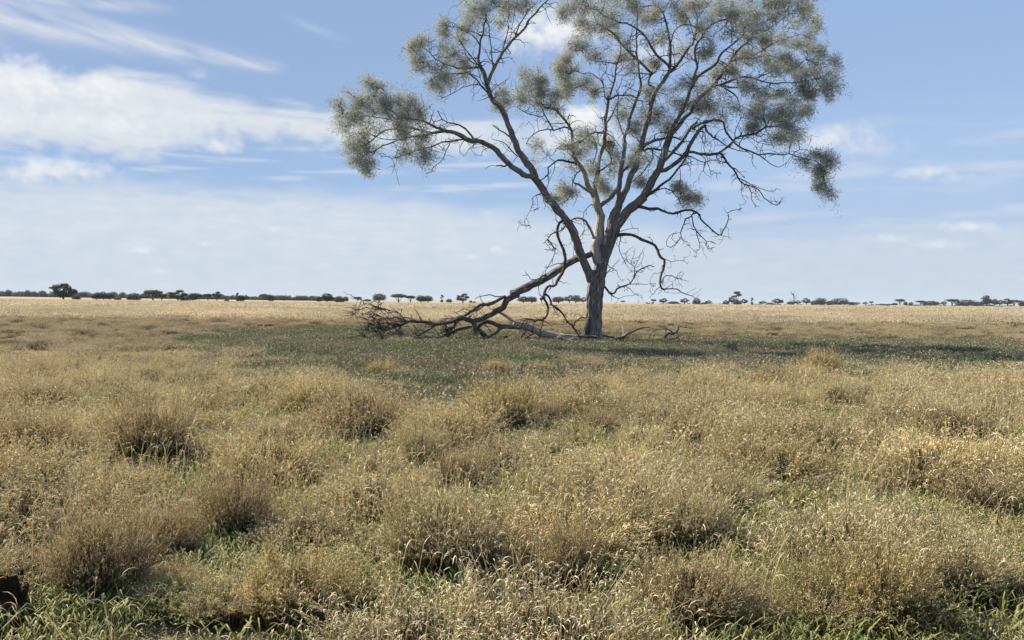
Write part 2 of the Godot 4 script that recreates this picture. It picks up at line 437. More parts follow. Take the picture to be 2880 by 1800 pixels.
func acacia():
	tree_base = on_ground(1668, 962)
	tree_depth = -(cam.transform.affine_inverse() * tree_base).z
	the_tree = thing("acacia_tree", "large old acacia with grey-green crown, dark forking trunk and dead lower branches", "tree", tree_base)
	var t := the_tree; var b: Material = M.bark; var pale: Material = M.pale_bark; var dead: Material = M.dead_bark
	# trunk and the right-hand stem that carries it on
	trunk()
	limb(t, "limb", "LS", "T", "E", 66, 54, -0.9, [1060, 1130, 1035, 1060, 1005, 980, 965, 900, 932, 800, 895, 690, 868, 600, 832, 500, 795, 400, 725, 295, 650, 215, 575, 145, 520, 70, 467, 0, 415, -95, 360, -180, 300, -260, 245, -330], b)
	limb(t, "limb", "A", "LS", "K", 28, 22, -1.5, [1835, 1490, 1760, 1500, 1690, 1465, 1630, 1410, 1580, 1370, 1530, 1310, 1480, 1260, 1420, 1225, 1360, 1205, 1320, 1195], b)
	limb(t, "limb", "A0", "A", "H", 40, 26, -0.6, [1990, 925, 1930, 930, 1850, 908, 1790, 865, 1750, 840, 1700, 820, 1650, 805, 1600, 795, 1540, 790], b)
	limb(t, "limb", "A1", "A0", "H", 20, 6, -0.9, [1560, 795, 1500, 765, 1450, 750, 1350, 700, 1270, 660, 1150, 640, 1050, 625, 940, 605, 890, 550, 780, 490, 650, 400, 630, 340, 660, 250], b)
	limb(t, "limb", "A2", "A0", "H", 24, 6, 0.7, [1550, 795, 1460, 812, 1390, 822, 1300, 800, 1190, 770, 1080, 740, 1020, 735, 900, 770, 780, 785, 650, 870, 560, 950, 460, 1000], b)
	limb(t, "limb", "A3", "A2", "H", 15, 5, 0.6, [1390, 825, 1250, 860, 1150, 870, 1060, 890, 960, 912, 840, 960, 740, 990, 650, 1050, 560, 1090, 500, 1110, 420, 1090], b)
	limb(t, "branch", "A3b", "A3", "H", 8, 3, -0.5, [960, 912, 800, 910, 700, 890, 620, 865, 560, 840, 480, 860], b)
	limb(t, "branch", "A3c", "A3", "H", 7, 3, 0.3, [650, 1050, 620, 1110, 560, 1180, 540, 1260], b)
	limb(t, "branch", "A2b", "A2", "H", 10, 3, -0.6, [1080, 740, 960, 700, 860, 650, 760, 630, 640, 610, 500, 590, 380, 620], b)
	limb(t, "branch", "A2c", "A2", "H", 9, 3, -0.7, [1190, 770, 1070, 840, 1040, 890, 960, 912], b)
	limb(t, "limb", "A4", "A0", "H", 13, 4, -0.9, [1830, 905, 1760, 915, 1680, 922, 1600, 940, 1530, 940, 1470, 970, 1400, 1000, 1280, 1032, 1150, 1072, 1000, 1120, 930, 1148, 860, 1160, 800, 1138, 730, 1130, 690, 1095], b)
	limb(t, "branch", "A4b", "A4", "H", 8, 3, -0.5, [1640, 945, 1620, 990, 1580, 1060, 1540, 1170, 1480, 1230, 1430, 1260, 1380, 1330, 1320, 1370], dead)
	limb(t, "branch", "A4c", "A4", "H", 6, 3, 0.2, [1395, 1005, 1385, 1050, 1350, 1090, 1300, 1092, 1262, 1080], dead)
	limb(t, "branch", "A4d", "A4", "H", 6, 3, 0.2, [1000, 1120, 970, 1105, 945, 1090], dead)
	limb(t, "branch", "A5", "A0", "H", 17, 6, 0.6, [1945, 905, 1870, 800, 1760, 716, 1680, 695, 1600, 685, 1530, 640, 1495, 580, 1468, 525], b)
	limb(t, "branch", "A5b", "A5", "H", 8, 4, 0.4, [1530, 640, 1480, 660, 1430, 670, 1405, 700, 1370, 735], b)
	limb(t, "branch", "A5c", "A5", "H", 6, 3, -0.3, [1600, 690, 1550, 715, 1490, 745, 1420, 750, 1300, 780], b)
	limb(t, "branch", "A6", "A1", "H", 7, 3, -0.4, [1285, 660, 1265, 610, 1240, 570, 1215, 525], b)
	limb(t, "branch", "A7", "A", "H", 6, 3, -0.4, [1990, 955, 1940, 985, 1880, 1040, 1850, 1100, 1820, 1130], dead)
	limb(t, "branch", "A8", "A", "K", 10, 5, -0.3, [1570, 1415, 1535, 1408, 1495, 1412], dead)
	# the long left leader
	limb(t, "limb", "B", "LS", "K", 33, 18, -0.3, [1835, 1495, 1790, 1430, 1740, 1360, 1690, 1280, 1645, 1185, 1612, 1090, 1580, 1000, 1540, 920, 1485, 865, 1445, 815, 1430, 740, 1415, 690, 1395, 635, 1368, 580, 1350, 540], b)
	limb(t, "limb", "B1", "B", "I", 20, 6, -0.7, [1090, 880, 1070, 835, 1065, 780, 1078, 690, 1090, 600, 1095, 530, 1130, 430, 1140, 330, 1170, 250, 1160, 170, 1120, 100, 1090, 20, 1080, -60], b)
	limb(t, "limb", "B2", "B", "I", 28, 9, 0.8, [1195, 1100, 1215, 1040, 1240, 975, 1270, 900, 1340, 780, 1400, 680, 1480, 580, 1560, 490, 1630, 430, 1710, 330, 1740, 260, 1830, 170, 1900, 80, 1980, 5, 2040, -60], b)
	limb(t, "limb", "B3", "B", "I", 20, 5, -0.5, [1070, 890, 980, 898, 900, 905, 790, 905, 720, 880, 620, 850, 560, 820, 490, 780, 420, 700, 340, 640], b)
	limb(t, "branch", "B3b", "B3", "I", 8, 3, -0.4, [620, 850, 560, 920, 480, 920, 400, 850, 320, 820, 220, 840], b)
	limb(t, "branch", "B4", "B1", "I", 12, 4, 0.5, [1062, 865, 980, 760, 920, 690, 860, 610, 830, 560, 800, 500, 775, 430, 790, 380, 800, 290], b)
	limb(t, "branch", "B5", "B1", "I", 9, 3, -0.6, [1050, 862, 980, 830, 930, 770, 890, 720, 880, 670, 830, 660, 770, 700, 700, 750, 620, 765, 540, 750], b)
	limb(t, "branch", "B6", "B", "I", 13, 5, -0.8, [1195, 1240, 1150, 1190, 1100, 1140, 1065, 1085, 1030, 1050, 980, 1010, 925, 965, 860, 972, 790, 977, 650, 985, 570, 995, 500, 1018, 440, 1060], b)
	limb(t, "branch", "B6b", "B6", "I", 8, 3, -0.6, [1090, 1130, 1040, 1125, 980, 1127, 920, 1145, 850, 1160, 800, 1195, 760, 1222, 650, 1280, 590, 1297], dead)
	limb(t, "branch", "B6c", "B6", "I", 6, 2, 0.3, [540, 1000, 560, 940, 610, 890], b)
	limb(t, "branch", "B7", "B", "I", 9, 4, 0.5, [1238, 1218, 1290, 1160, 1350, 1120, 1400, 1090, 1460, 1042], dead)
	limb(t, "branch", "B8", "B", "I", 12, 7, 0.3, [1265, 1305, 1310, 1275, 1362, 1250], dead)
	limb(t, "branch", "B9", "B2", "I", 11, 5, -0.5, [1262, 895, 1250, 830, 1245, 760, 1238, 640, 1225, 560, 1215, 500, 1205, 420, 1210, 340, 1170, 290, 1120, 240], b)
	limb(t, "branch", "B10", "B2", "I", 11, 4, 0.5, [1380, 690, 1400, 610, 1430, 520, 1450, 430, 1470, 370, 1455, 280, 1470, 190, 1440, 100], b)
	limb(t, "branch", "B11", "B2", "I", 13, 4, -0.4, [1562, 480, 1575, 420, 1610, 330, 1680, 220, 1715, 140, 1705, 60, 1700, -20], b)
	limb(t, "branch", "B12", "B11", "I", 7, 3, 0.2, [1718, 145, 1790, 90, 1850, 20, 1890, -60], b)
	limb(t, "branch", "B13", "B2", "I", 6, 3, 0.3, [1830, 170, 1890, 160, 1945, 130], b)
	limb(t, "branch", "B14", "B2", "I", 7, 3, 0.3, [1700, 345, 1760, 305, 1830, 312], b)
	limb(t, "branch", "B15", "B1", "I", 9, 3, -0.6, [1088, 595, 1050, 540, 1020, 500, 960, 450, 890, 420, 830, 400, 780, 362, 720, 345, 668, 352], b)
	limb(t, "branch", "B16", "B9", "I", 7, 3, -0.5, [1205, 475, 1100, 465, 1040, 440, 980, 420, 870, 385, 800, 350, 720, 300, 660, 285], b)
	limb(t, "branch", "B17", "B10", "I", 6, 2, 0.2, [1465, 580, 1500, 460, 1510, 380, 1530, 280], b)
	limb(t, "branch", "B18", "B", "I", 7, 3, -0.3, [1170, 1150, 1110, 1090, 1085, 1030, 1078, 960, 1090, 930], b)
	limb(t, "branch", "B19", "B", "K", 8, 3, -0.3, [1615, 1165, 1570, 1130, 1530, 1110, 1470, 1068], dead)
	limb(t, "branch", "B20", "B", "K", 7, 3, 0.3, [1680, 1330, 1610, 1260, 1560, 1210, 1470, 1185], dead)
	# the pale middle stem
	limb(t, "limb", "M", "T", "E", 90, 54, 0.45, [1165, 860, 1150, 780, 1140, 690, 1160, 600, 1185, 520, 1195, 430, 1200, 340, 1198, 250, 1185, 160, 1160, 90, 1140, 20, 1120, -40], pale)
	limb(t, "limb", "M1", "M", "C", 52, 26, -0.7, [875, 1400, 830, 1320, 795, 1270, 770, 1200, 755, 1140, 735, 1080, 715, 1030, 680, 965, 650, 915, 620, 870, 590, 830, 545, 785], pale)
	limb(t, "limb", "M1a", "M1", "C", 27, 14, -0.6, [570, 800, 565, 740, 560, 650, 552, 590, 548, 520, 545, 450, 525, 400, 500, 360, 468, 318, 430, 265, 390, 225, 340, 165, 300, 130, 240, 118, 180, 120], b)
	limb(t, "branch", "M1b", "M1a", "C", 16, 6, -0.5, [535, 430, 500, 400, 440, 392, 370, 408, 300, 435, 240, 425, 200, 420, 130, 432, 80, 445, 0, 495, -60, 550, -100, 620], b)
	limb(t, "branch", "M1c", "M1b", "C", 13, 4, -0.2, [285, 432, 230, 340, 185, 265, 150, 190, 130, 130, 90, 80, 50, 40, 20, -30, -30, -110], b)
	limb(t, "branch", "M1d", "M1a", "C", 9, 6, 0.0, [468, 332, 400, 336, 330, 340, 245, 345], b)
	limb(t, "branch", "M1e", "M1c", "C", 9, 3, -0.4, [150, 230, 90, 250, 40, 230, -60, 200, -170, 150, -260, 90], b)
	limb(t, "branch", "M1f", "M1a", "C", 20, 12, 0.8, [575, 645, 630, 612, 700, 580, 740, 540, 790, 500, 830, 480, 880, 464, 930, 470, 985, 478], dead)
	limb(t, "branch", "M1g", "M1f", "C", 16, 7, -0.5, [800, 505, 840, 530, 865, 570, 885, 620, 900, 660, 902, 720, 890, 780, 870, 850], dead)
	limb(t, "branch", "M1h", "M1f", "C", 11, 6, 0.3, [912, 475, 916, 540, 920, 620, 945, 645, 985, 670], dead)
	limb(t, "branch", "M1i", "M1a", "C", 11, 4, -0.5, [615, 640, 540, 645, 480, 645, 420, 647, 370, 672, 330, 692, 305, 740, 288, 775], dead)
	limb(t, "branch", "M1j", "M1", "C", 20, 7, -0.9, [610, 905, 550, 890, 480, 880, 410, 862, 345, 858, 310, 882, 280, 905, 235, 945, 205, 970, 212, 1020, 205, 1070, 150, 1115, 92, 1150], dead)
	limb(t, "branch", "M1k", "M1j", "C", 9, 4, 0.2, [207, 1060, 210, 1120, 215, 1190, 185, 1260, 195, 1310], dead)
	limb(t, "branch", "M1l", "M1j", "C", 6, 3, 0.4, [305, 890, 300, 960, 290, 1020, 250, 1090, 225, 1160], dead)
	limb(t, "branch", "M1m", "M1", "C", 13, 5, -0.6, [660, 1010, 620, 1045, 590, 1085, 570, 1140, 555, 1190, 550, 1260, 530, 1340, 490, 1420, 390, 1475, 340, 1500], dead)
	limb(t, "branch", "M1n", "M1", "C", 30, 13, -0.4, [775, 1290, 730, 1260, 680, 1230, 640, 1205, 585, 1185], pale)
	limb(t, "branch", "M1o", "M1n", "C", 8, 3, -0.2, [600, 1200, 605, 1280, 625, 1370, 600, 1440, 560, 1520], dead)
	limb(t, "limb", "M2", "M", "C", 40, 22, 0.5, [900, 1440, 880, 1370, 872, 1290, 875, 1200, 900, 1130, 925, 1050, 925, 960, 928, 880, 945, 800, 965, 740, 990, 680, 1005, 620, 1012, 540, 1016, 440, 1020, 340, 1028, 240, 1042, 140, 1056, 50, 1062, -20], b)
	limb(t, "limb", "M2a", "M2", "A", 20, 7, 0.5, [1060, 1420, 1090, 1340, 1112, 1260, 1140, 1180, 1155, 1110, 1160, 1000, 1175, 930, 1200, 850, 1230, 780, 1240, 700, 1238, 640, 1215, 560, 1190, 480], b)
	limb(t, "branch", "M2b", "M2", "A", 13, 5, -0.7, [1045, 1410, 1010, 1360, 998, 1300, 1002, 1240, 980, 1175, 945, 1130, 880, 1080, 820, 1035, 770, 1035, 700, 1045, 640, 1020, 560, 995], pale)
	limb(t, "branch", "M2c", "M2b", "A", 10, 4, 0.4, [985, 1180, 965, 1110, 985, 1055, 1028, 1040, 1035, 980, 1035, 930, 1020, 860], b)
	limb(t, "branch", "M2d", "M2a", "A", 14, 7, -0.5, [1090, 1405, 1140, 1375, 1190, 1352, 1260, 1352, 1350, 1345, 1400, 1355, 1440, 1380, 1490, 1420, 1560, 1440], b)
	limb(t, "branch", "M2e", "M2d", "A", 9, 4, -0.3, [1270, 1350, 1310, 1300, 1340, 1268, 1420, 1212, 1430, 1130, 1470, 1060], b)
	limb(t, "branch", "M2f", "M2", "C", 16, 7, 0.5, [1052, 320, 1090, 270, 1115, 220, 1150, 130, 1195, 40, 1205, -40, 1210, -110], b)
	limb(t, "branch", "M2g", "M2d", "A", 8, 3, -0.2, [1190, 1345, 1180, 1290, 1215, 1240, 1245, 1180, 1250, 1120, 1290, 1070, 1340, 1020], b)
	limb(t, "branch", "M2h", "M2b", "A", 8, 3, -0.4, [1000, 1235, 950, 1250, 900, 1275, 830, 1302, 780, 1270, 740, 1200], b)
	limb(t, "branch", "M2i", "M2", "C", 14, 6, -0.6, [940, 1010, 1000, 970, 1060, 930, 1100, 900, 1110, 850, 1090, 790, 1060, 740, 1010, 690], dead)
	limb(t, "branch", "M2j", "M2", "C", 12, 4, 0.4, [1030, 600, 1100, 598, 1155, 615, 1130, 680, 1112, 770, 1140, 820], dead)
	limb(t, "branch", "M2k", "M2", "C", 9, 4, -0.6, [1030, 480, 1080, 500, 1130, 530, 1160, 580, 1210, 640, 1260, 695], dead)
	# two central stems
	limb(t, "limb", "Q", "M", "C", 36, 18, 0.8, [960, 1500, 1010, 1450, 1060, 1420, 1110, 1370, 1150, 1320, 1200, 1240, 1240, 1110, 1270, 1020, 1340, 955, 1400, 890, 1430, 810, 1450, 740], b)
	limb(t, "limb", "CA", "T", "E", 78, 54, 0.1, [1345, 470, 1360, 390, 1372, 310, 1400, 220, 1440, 150, 1462, 90, 1480, 20, 1490, -40], b)
	limb(t, "limb", "C1", "CA", "C", 42, 26, 0.5, [1235, 1420, 1215, 1320, 1212, 1230, 1220, 1140, 1235, 1040, 1250, 940, 1275, 850, 1288, 760, 1290, 690, 1285, 600, 1288, 530], b)
	limb(t, "branch", "C1a", "C1", "C", 14, 5, 0.5, [1285, 520, 1265, 460, 1240, 410, 1220, 340, 1195, 240, 1190, 150, 1200, 50, 1212, -40], b)
	limb(t, "limb", "C1b", "C1", "C", 27, 20, -0.4, [1290, 530, 1310, 470, 1340, 390, 1360, 290, 1390, 200, 1425, 110, 1455, 30, 1475, -30], b)
	limb(t, "limb", "C1c", "C1b", "A", 23, 6, -0.4, [1445, 1440, 1480, 1370, 1510, 1290, 1525, 1210, 1518, 1130, 1500, 1050, 1492, 970, 1485, 890, 1465, 800, 1460, 740, 1468, 660, 1458, 560, 1465, 460, 1475, 340, 1480, 240, 1470, 120, 1465, 20], b)
	limb(t, "limb", "C2", "CA", "C", 48, 36, -0.4, [1240, 1440, 1280, 1350, 1320, 1260, 1360, 1150, 1400, 1060, 1440, 970, 1470, 880, 1490, 800, 1510, 700, 1535, 610, 1560, 520, 1590, 430, 1610, 340, 1625, 240, 1645, 150, 1670, 70, 1690, 0], b)
	limb(t, "limb", "C2a", "C2", "A", 36, 30, -0.4, [1650, 1470, 1690, 1380, 1725, 1310, 1780, 1230, 1825, 1165, 1875, 1095, 1920, 1035, 1950, 990], b)
	limb(t, "limb", "C2b", "C2a", "A", 24, 8, -0.8, [1930, 990, 1935, 900, 1942, 800, 1945, 700, 1938, 600, 1920, 510, 1905, 430, 1885, 340, 1860, 240, 1840, 180, 1800, 130, 1755, 95, 1700, 82, 1640, 82, 1570, 95, 1510, 95], b)
	limb(t, "branch", "C2c", "C2b", "A", 9, 4, 0.4, [1845, 175, 1880, 100, 1910, 50, 1935, 10, 1960, -60], b)
	limb(t, "limb", "C2d", "C2a", "A", 30, 14, 0.6, [1940, 1010, 1990, 975, 2030, 920, 2080, 860, 2120, 800, 2160, 740, 2195, 690, 2235, 635, 2270, 590], b)
	limb(t, "limb", "C2e", "C2a", "A", 24, 8, 0.2, [1930, 970, 1910, 930, 1850, 875, 1790, 825, 1750, 780, 1715, 730, 1660, 640, 1620, 560, 1580, 510, 1510, 435, 1450, 395, 1380, 360, 1310, 325, 1240, 325, 1190, 305, 1100, 260, 1020, 230, 950, 190], b)
	limb(t, "limb", "C2f", "C2", "A", 18, 13, 0.5, [1735, 1260, 1690, 1225, 1640, 1200, 1632, 1150, 1650, 1095, 1680, 1050, 1700, 1030], b)
	limb(t, "branch", "C2g", "C2f", "A", 10, 5, 0.2, [1695, 1040, 1740, 1000, 1775, 960, 1792, 910], b)
	limb(t, "limb", "C2h", "C2f", "A", 21, 15, 0.3, [1685, 1040, 1620, 990, 1560, 925, 1510, 880, 1470, 840, 1420, 795, 1370, 745, 1310, 690, 1250, 620, 1200, 560, 1150, 490, 1090, 440, 1030, 400, 980, 370, 900, 330], b)
	limb(t, "branch", "C2i", "C2d", "A", 11, 6, -0.7, [1955, 600, 1975, 500, 2000, 440, 2045, 390, 2090, 360, 2150, 347, 2250, 360, 2330, 400], b)
	limb(t, "limb", "C2j", "C2d", "B", 15, 5, 0.3, [150, 590, 180, 510, 188, 420, 200, 330, 218, 245, 260, 190, 320, 110, 390, 20, 430, -50], b)
	limb(t, "branch", "C2k", "C2j", "B", 9, 3, 0.4, [212, 240, 180, 170, 160, 120, 145, 60, 110, 0], b)
	limb(t, "branch", "C2l", "C2j", "B", 8, 3, -0.4, [165, 560, 140, 450, 110, 360, 95, 310, 40, 220, -10, 180], b)
	limb(t, "branch", "C2m", "C2h", "A", 11, 4, -0.5, [1430, 840, 1350, 850, 1280, 850, 1200, 880, 1130, 895, 1030, 880, 940, 875, 860, 860, 790, 840, 740, 800, 700, 730], b)
	limb(t, "branch", "C2n", "C2e", "A", 9, 4, 0.4, [1780, 810, 1850, 790, 1930, 785, 2000, 770, 2080, 760, 2110, 790], b)
	limb(t, "branch", "C2o", "C2h", "A", 12, 4, -0.4, [1660, 1050, 1580, 1045, 1480, 1035, 1380, 1035, 1290, 1065, 1190, 1060, 1120, 1090], b)
	limb(t, "branch", "C2p", "C1c", "A", 9, 4, 0.4, [1375, 720, 1360, 640, 1375, 540, 1400, 430, 1440, 340, 1475, 260], b)
	limb(t, "branch", "C2q", "C2e", "A", 8, 3, -0.4, [1560, 465, 1500, 490, 1460, 540, 1380, 590, 1330, 620], b)
	limb(t, "branch", "C2r", "C2b", "A", 8, 3, -0.4, [1815, 140, 1760, 190, 1690, 220, 1620, 250, 1540, 290], b)
	# a branch that swings from the second central stem to the right, dying
	limb(t, "limb", "V", "C2", "C", 30, 12, -0.9, [1540, 690, 1590, 640, 1650, 605, 1720, 580, 1800, 565, 1880, 545, 1960, 530, 2040, 545, 2090, 570], b)
	limb(t, "branch", "V2", "C2", "C", 20, 9, -0.6, [1520, 740, 1570, 725, 1620, 695, 1700, 695, 1760, 710, 1840, 715, 1920, 730, 2000, 755, 2080, 790, 2150, 810], dead)
	limb(t, "branch", "V3", "V2", "C", 12, 5, -0.3, [1690, 690, 1690, 760, 1700, 820, 1670, 880, 1620, 940, 1570, 1010, 1490, 1090, 1400, 1170, 1300, 1280], dead)
	limb(t, "branch", "V4", "V", "C", 10, 4, -0.4, [1715, 575, 1720, 500, 1790, 465, 1860, 465, 1920, 470], dead)
	limb(t, "branch", "V5", "V2", "C", 8, 3, -0.4, [1580, 740, 1600, 810, 1625, 880, 1660, 870], dead)
	# the big right-hand limb and all that it carries
	limb(t, "limb", "R", "T", "E", 80, 62, -0.3, [1375, 470, 1400, 400, 1450, 340, 1500, 270, 1560, 200, 1640, 130, 1720, 70, 1790, 10, 1830, -30], b)
	limb(t, "limb", "R0", "R", "C", 64, 46, -0.3, [1470, 1480, 1545, 1400, 1600, 1320, 1640, 1250, 1685, 1150, 1730, 1070, 1780, 990, 1812, 920, 1835, 840, 1860, 750, 1880, 660, 1910, 570, 1935, 490, 1960, 430], b)
	limb(t, "limb", "R1", "R0", "C", 34, 24, -0.9, [1955, 440, 1990, 370, 2040, 290, 2080, 210, 2120, 140, 2150, 60, 2180, -10, 2215, -120, 2256, -205], b)
	limb(t, "limb", "R1a", "R1", "B", 22, 9, 0.5, [160, 1140, 168, 1060, 185, 1000, 212, 950, 200, 890, 182, 820, 172, 730, 180, 670, 215, 600, 270, 520, 330, 430, 400, 355, 480, 310, 540, 290, 600, 280, 645, 245, 700, 170, 730, 90], b)
	limb(t, "limb", "R1b", "R1", "B", 28, 9, -0.8, [180, 1120, 250, 1065, 330, 1010, 420, 950, 490, 885, 515, 810, 550, 755, 600, 715, 660, 670, 720, 620, 780, 570, 830, 520, 880, 470], b)
	limb(t, "branch", "R1c", "R1a", "B", 8, 3, -0.4, [640, 290, 600, 370, 540, 420, 480, 460, 440, 500], b)
	limb(t, "branch", "R1d", "R1a", "B", 7, 3, 0.3, [645, 270, 690, 330, 700, 400, 690, 500, 690, 620], b)
	limb(t, "branch", "R1e", "R1a", "B", 7, 3, 0.3, [680, 260, 760, 240, 830, 210, 930, 175], b)
	limb(t, "limb", "R2", "R0", "C", 34, 28, 0.4, [1970, 470, 2030, 410, 2100, 320, 2160, 250, 2230, 180, 2280, 110, 2325, 35], b)
	limb(t, "limb", "R2a", "R2", "B", 30, 14, 0.3, [200, 1430, 290, 1340, 370, 1270, 430, 1215, 490, 1140, 545, 1065, 600, 995, 650, 910, 695, 825, 750, 755, 810, 690, 870, 640, 920, 610], b)
	limb(t, "limb", "R2b", "R2a", "B", 19, 5, 0.8, [665, 890, 730, 850, 800, 835, 930, 810, 1000, 785, 1080, 745, 1150, 705, 1220, 650, 1300, 610, 1380, 580, 1460, 555, 1550, 520, 1640, 490], b)
	limb(t, "branch", "R2c", "R2b", "B", 13, 4, -0.6, [920, 820, 990, 830, 1060, 815, 1140, 795, 1220, 790, 1310, 800, 1400, 790], b)
	limb(t, "branch", "R2d", "R2b", "B", 10, 3, 0.5, [1060, 600, 1130, 585, 1220, 555, 1310, 525, 1400, 500, 1480, 475], b)
	limb(t, "limb", "R2e", "R2", "B", 18, 6, -1.0, [430, 1225, 500, 1200, 570, 1185, 640, 1165, 720, 1130, 800, 1100, 880, 1090, 960, 1095, 1040, 1120, 1120, 1150, 1200, 1170, 1300, 1185, 1400, 1172, 1500, 1175, 1590, 1172, 1680, 1155, 1780, 1140, 1880, 1110], b)
	limb(t, "branch", "R2f", "R2", "B", 19, 10, -0.8, [540, 1215, 600, 1215, 660, 1235, 720, 1238, 785, 1235, 790, 1190, 770, 1155], b)
	limb(t, "branch", "R2g", "R2f", "B", 16, 6, -0.4, [560, 1225, 620, 1262, 680, 1300, 740, 1340, 780, 1400, 800, 1470, 800, 1560], b)
	limb(t, "branch", "R2h", "R2e", "B", 11, 3, 0.5, [1030, 1110, 1100, 1080, 1180, 1060, 1240, 1030, 1320, 985, 1420, 930, 1500, 905, 1600, 895, 1700, 880, 1750, 840], b)
	limb(t, "branch", "R2i", "R2h", "B", 8, 3, -0.4, [1100, 1075, 1150, 1030, 1230, 960, 1290, 915, 1350, 860], b)
	limb(t, "branch", "R2j", "R2h", "B", 8, 3, 0.3, [1300, 1100, 1380, 1050, 1480, 1000, 1570, 960, 1680, 930], b)
	limb(t, "branch", "R2k", "R2a", "B", 12, 7, -0.4, [620, 950, 615, 910, 580, 885, 530, 865], b)
	limb(t, "branch", "R2l", "R2a", "B", 9, 3, -0.6, [650, 940, 690, 985, 680, 1030, 620, 1060, 590, 1080], b)
	limb(t, "branch", "R2m", "R2a", "B", 9, 3, 0.5, [1140, 440, 1220, 410, 1290, 360, 1380, 300, 1450, 240, 1500, 190, 1600, 195, 1690, 190], b)
	limb(t, "branch", "R2n", "R2m", "B", 8, 3, -0.4, [1160, 320, 1210, 270, 1300, 245, 1390, 180, 1420, 170], b)
	limb(t, "branch", "R2o", "R2m", "B", 8, 3, 0.4, [1140, 380, 1138, 300, 1138, 220, 1110, 200, 1140, 120, 1190, 70], b)
	limb(t, "branch", "R2p", "R2", "B", 9, 5, -0.9, [190, 1470, 260, 1400, 330, 1335, 410, 1280, 490, 1235, 580, 1200, 640, 1170], pale)
	limb(t, "branch", "R2q", "R2e", "B", 8, 3, -0.5, [1230, 1235, 1300, 1280, 1400, 1285, 1510, 1290, 1560, 1230], dead)
	limb(t, "limb", "R3", "R0", "C", 36, 26, -1.0, [1815, 1010, 1870, 1000, 1950, 950, 2010, 905, 2070, 855, 2130, 800, 2180, 730, 2215, 660, 2250, 590, 2290, 520, 2340, 440, 2390, 390, 2440, 375], b)
	limb(t, "limb", "R3a", "R3", "D", 22, 14, -0.6, [95, 745, 150, 742, 220, 765, 300, 778, 380, 778, 450, 768, 500, 762, 550, 735, 600, 700, 650, 660, 700, 610, 750, 550, 800, 525, 860, 515, 920, 502, 980, 498, 1040, 485, 1100, 440, 1180, 390], b)
	limb(t, "branch", "R3b", "R3a", "D", 11, 4, 0.4, [1180, 392, 1175, 330, 1150, 260, 1150, 200, 1160, 130, 1110, 70, 1080, 0], b)
	limb(t, "branch", "R3c", "R3a", "D", 12, 4, -0.5, [1175, 395, 1250, 375, 1340, 385, 1400, 330, 1440, 285, 1500, 240, 1560, 195, 1650, 180], b)
	limb(t, "branch", "R3d", "R3a", "D", 10, 4, 0.3, [1030, 492, 1060, 515, 1110, 522, 1150, 490, 1165, 440], dead)
	limb(t, "branch", "R3e", "R3a", "D", 8, 3, -0.5, [1180, 455, 1215, 490, 1250, 530, 1310, 545, 1370, 560], b)
	limb(t, "limb", "R3f", "R3a", "D", 18, 5, -0.5, [505, 755, 555, 780, 590, 830, 625, 890, 670, 940, 720, 985, 755, 1040, 785, 1105, 820, 1165, 870, 1200, 930, 1215, 1010, 1240, 1080, 1280, 1120, 1340, 1150, 1395, 1210, 1435, 1260, 1475, 1330, 1500], dead)
	limb(t, "branch", "R3g", "R3f", "D", 8, 3, 0.4, [800, 1115, 850, 1140, 900, 1165, 970, 1205, 1050, 1240, 1130, 1270, 1190, 1290, 1270, 1302, 1335, 1265], dead)
	limb(t, "branch", "R3h", "R3f", "D", 8, 3, -0.3, [920, 1215, 950, 1265, 975, 1325, 970, 1400, 1000, 1460, 1040, 1505, 1090, 1520], dead)
	limb(t, "branch", "R3i", "R3h", "D", 6, 2, 0.3, [975, 1320, 1030, 1330, 1060, 1380, 1080, 1420, 1130, 1440], dead)
	limb(t, "branch", "R3j", "R3f", "D", 5, 2, 0.2, [835, 1195, 830, 1290, 840, 1360, 900, 1450], dead)
	limb(t, "branch", "R3k", "R3f", "D", 8, 3, 0.3, [700, 960, 760, 985, 800, 1030, 850, 1080, 880, 1110], dead)
	limb(t, "branch", "R3l", "R3f", "D", 5, 2, 0.3, [1250, 1470, 1310, 1490, 1360, 1480, 1400, 1440, 1460, 1440], dead)
	limb(t, "limb", "R4", "R0", "C", 30, 20, -1.5, [1860, 870, 1920, 800, 1985, 735, 2040, 680, 2090, 620, 2150, 530, 2200, 450, 2250, 370, 2320, 320], b)
	limb(t, "limb", "R4a", "R4", "D", 20, 12, -0.6, [140, 410, 190, 370, 250, 338, 310, 320, 370, 308, 440, 292, 510, 292, 565, 310, 585, 350, 595, 410, 620, 470, 655, 520, 700, 570, 740, 615, 790, 660, 850, 695, 920, 720, 1000, 750, 1090, 790], b)
	limb(t, "branch", "R4b", "R4a", "D", 12, 5, -0.4, [1080, 785, 1150, 770, 1220, 765, 1300, 770, 1400, 785, 1460, 775, 1510, 768, 1570, 790, 1640, 815, 1720, 832, 1800, 850, 1880, 868, 1940, 910, 1980, 960, 2010, 995], b)
	limb(t, "branch", "R4c", "R4a", "D", 8, 3, 0.3, [1095, 795, 1140, 830, 1190, 865, 1240, 910, 1300, 940, 1360, 960, 1420, 930, 1480, 890, 1530, 820], dead)
	limb(t, "branch", "R4d", "R4b", "D", 7, 3, 0.3, [1560, 780, 1600, 735, 1660, 712, 1740, 712, 1810, 735, 1870, 770, 1920, 815], b)
	limb(t, "branch", "R4e", "R3", "D", 15, 5, 0.5, [330, 440, 380, 480, 430, 535, 490, 560, 540, 600, 600, 645, 660, 680, 730, 702, 800, 725, 860, 735, 930, 745], b)
	limb(t, "branch", "R4f", "R4e", "D", 8, 3, 0.3, [460, 530, 490, 470, 530, 430, 570, 425], dead)
	limb(t, "branch", "R4g", "R3", "D", 10, 4, -0.2, [315, 470, 322, 540, 315, 600, 298, 680, 315, 755], dead)
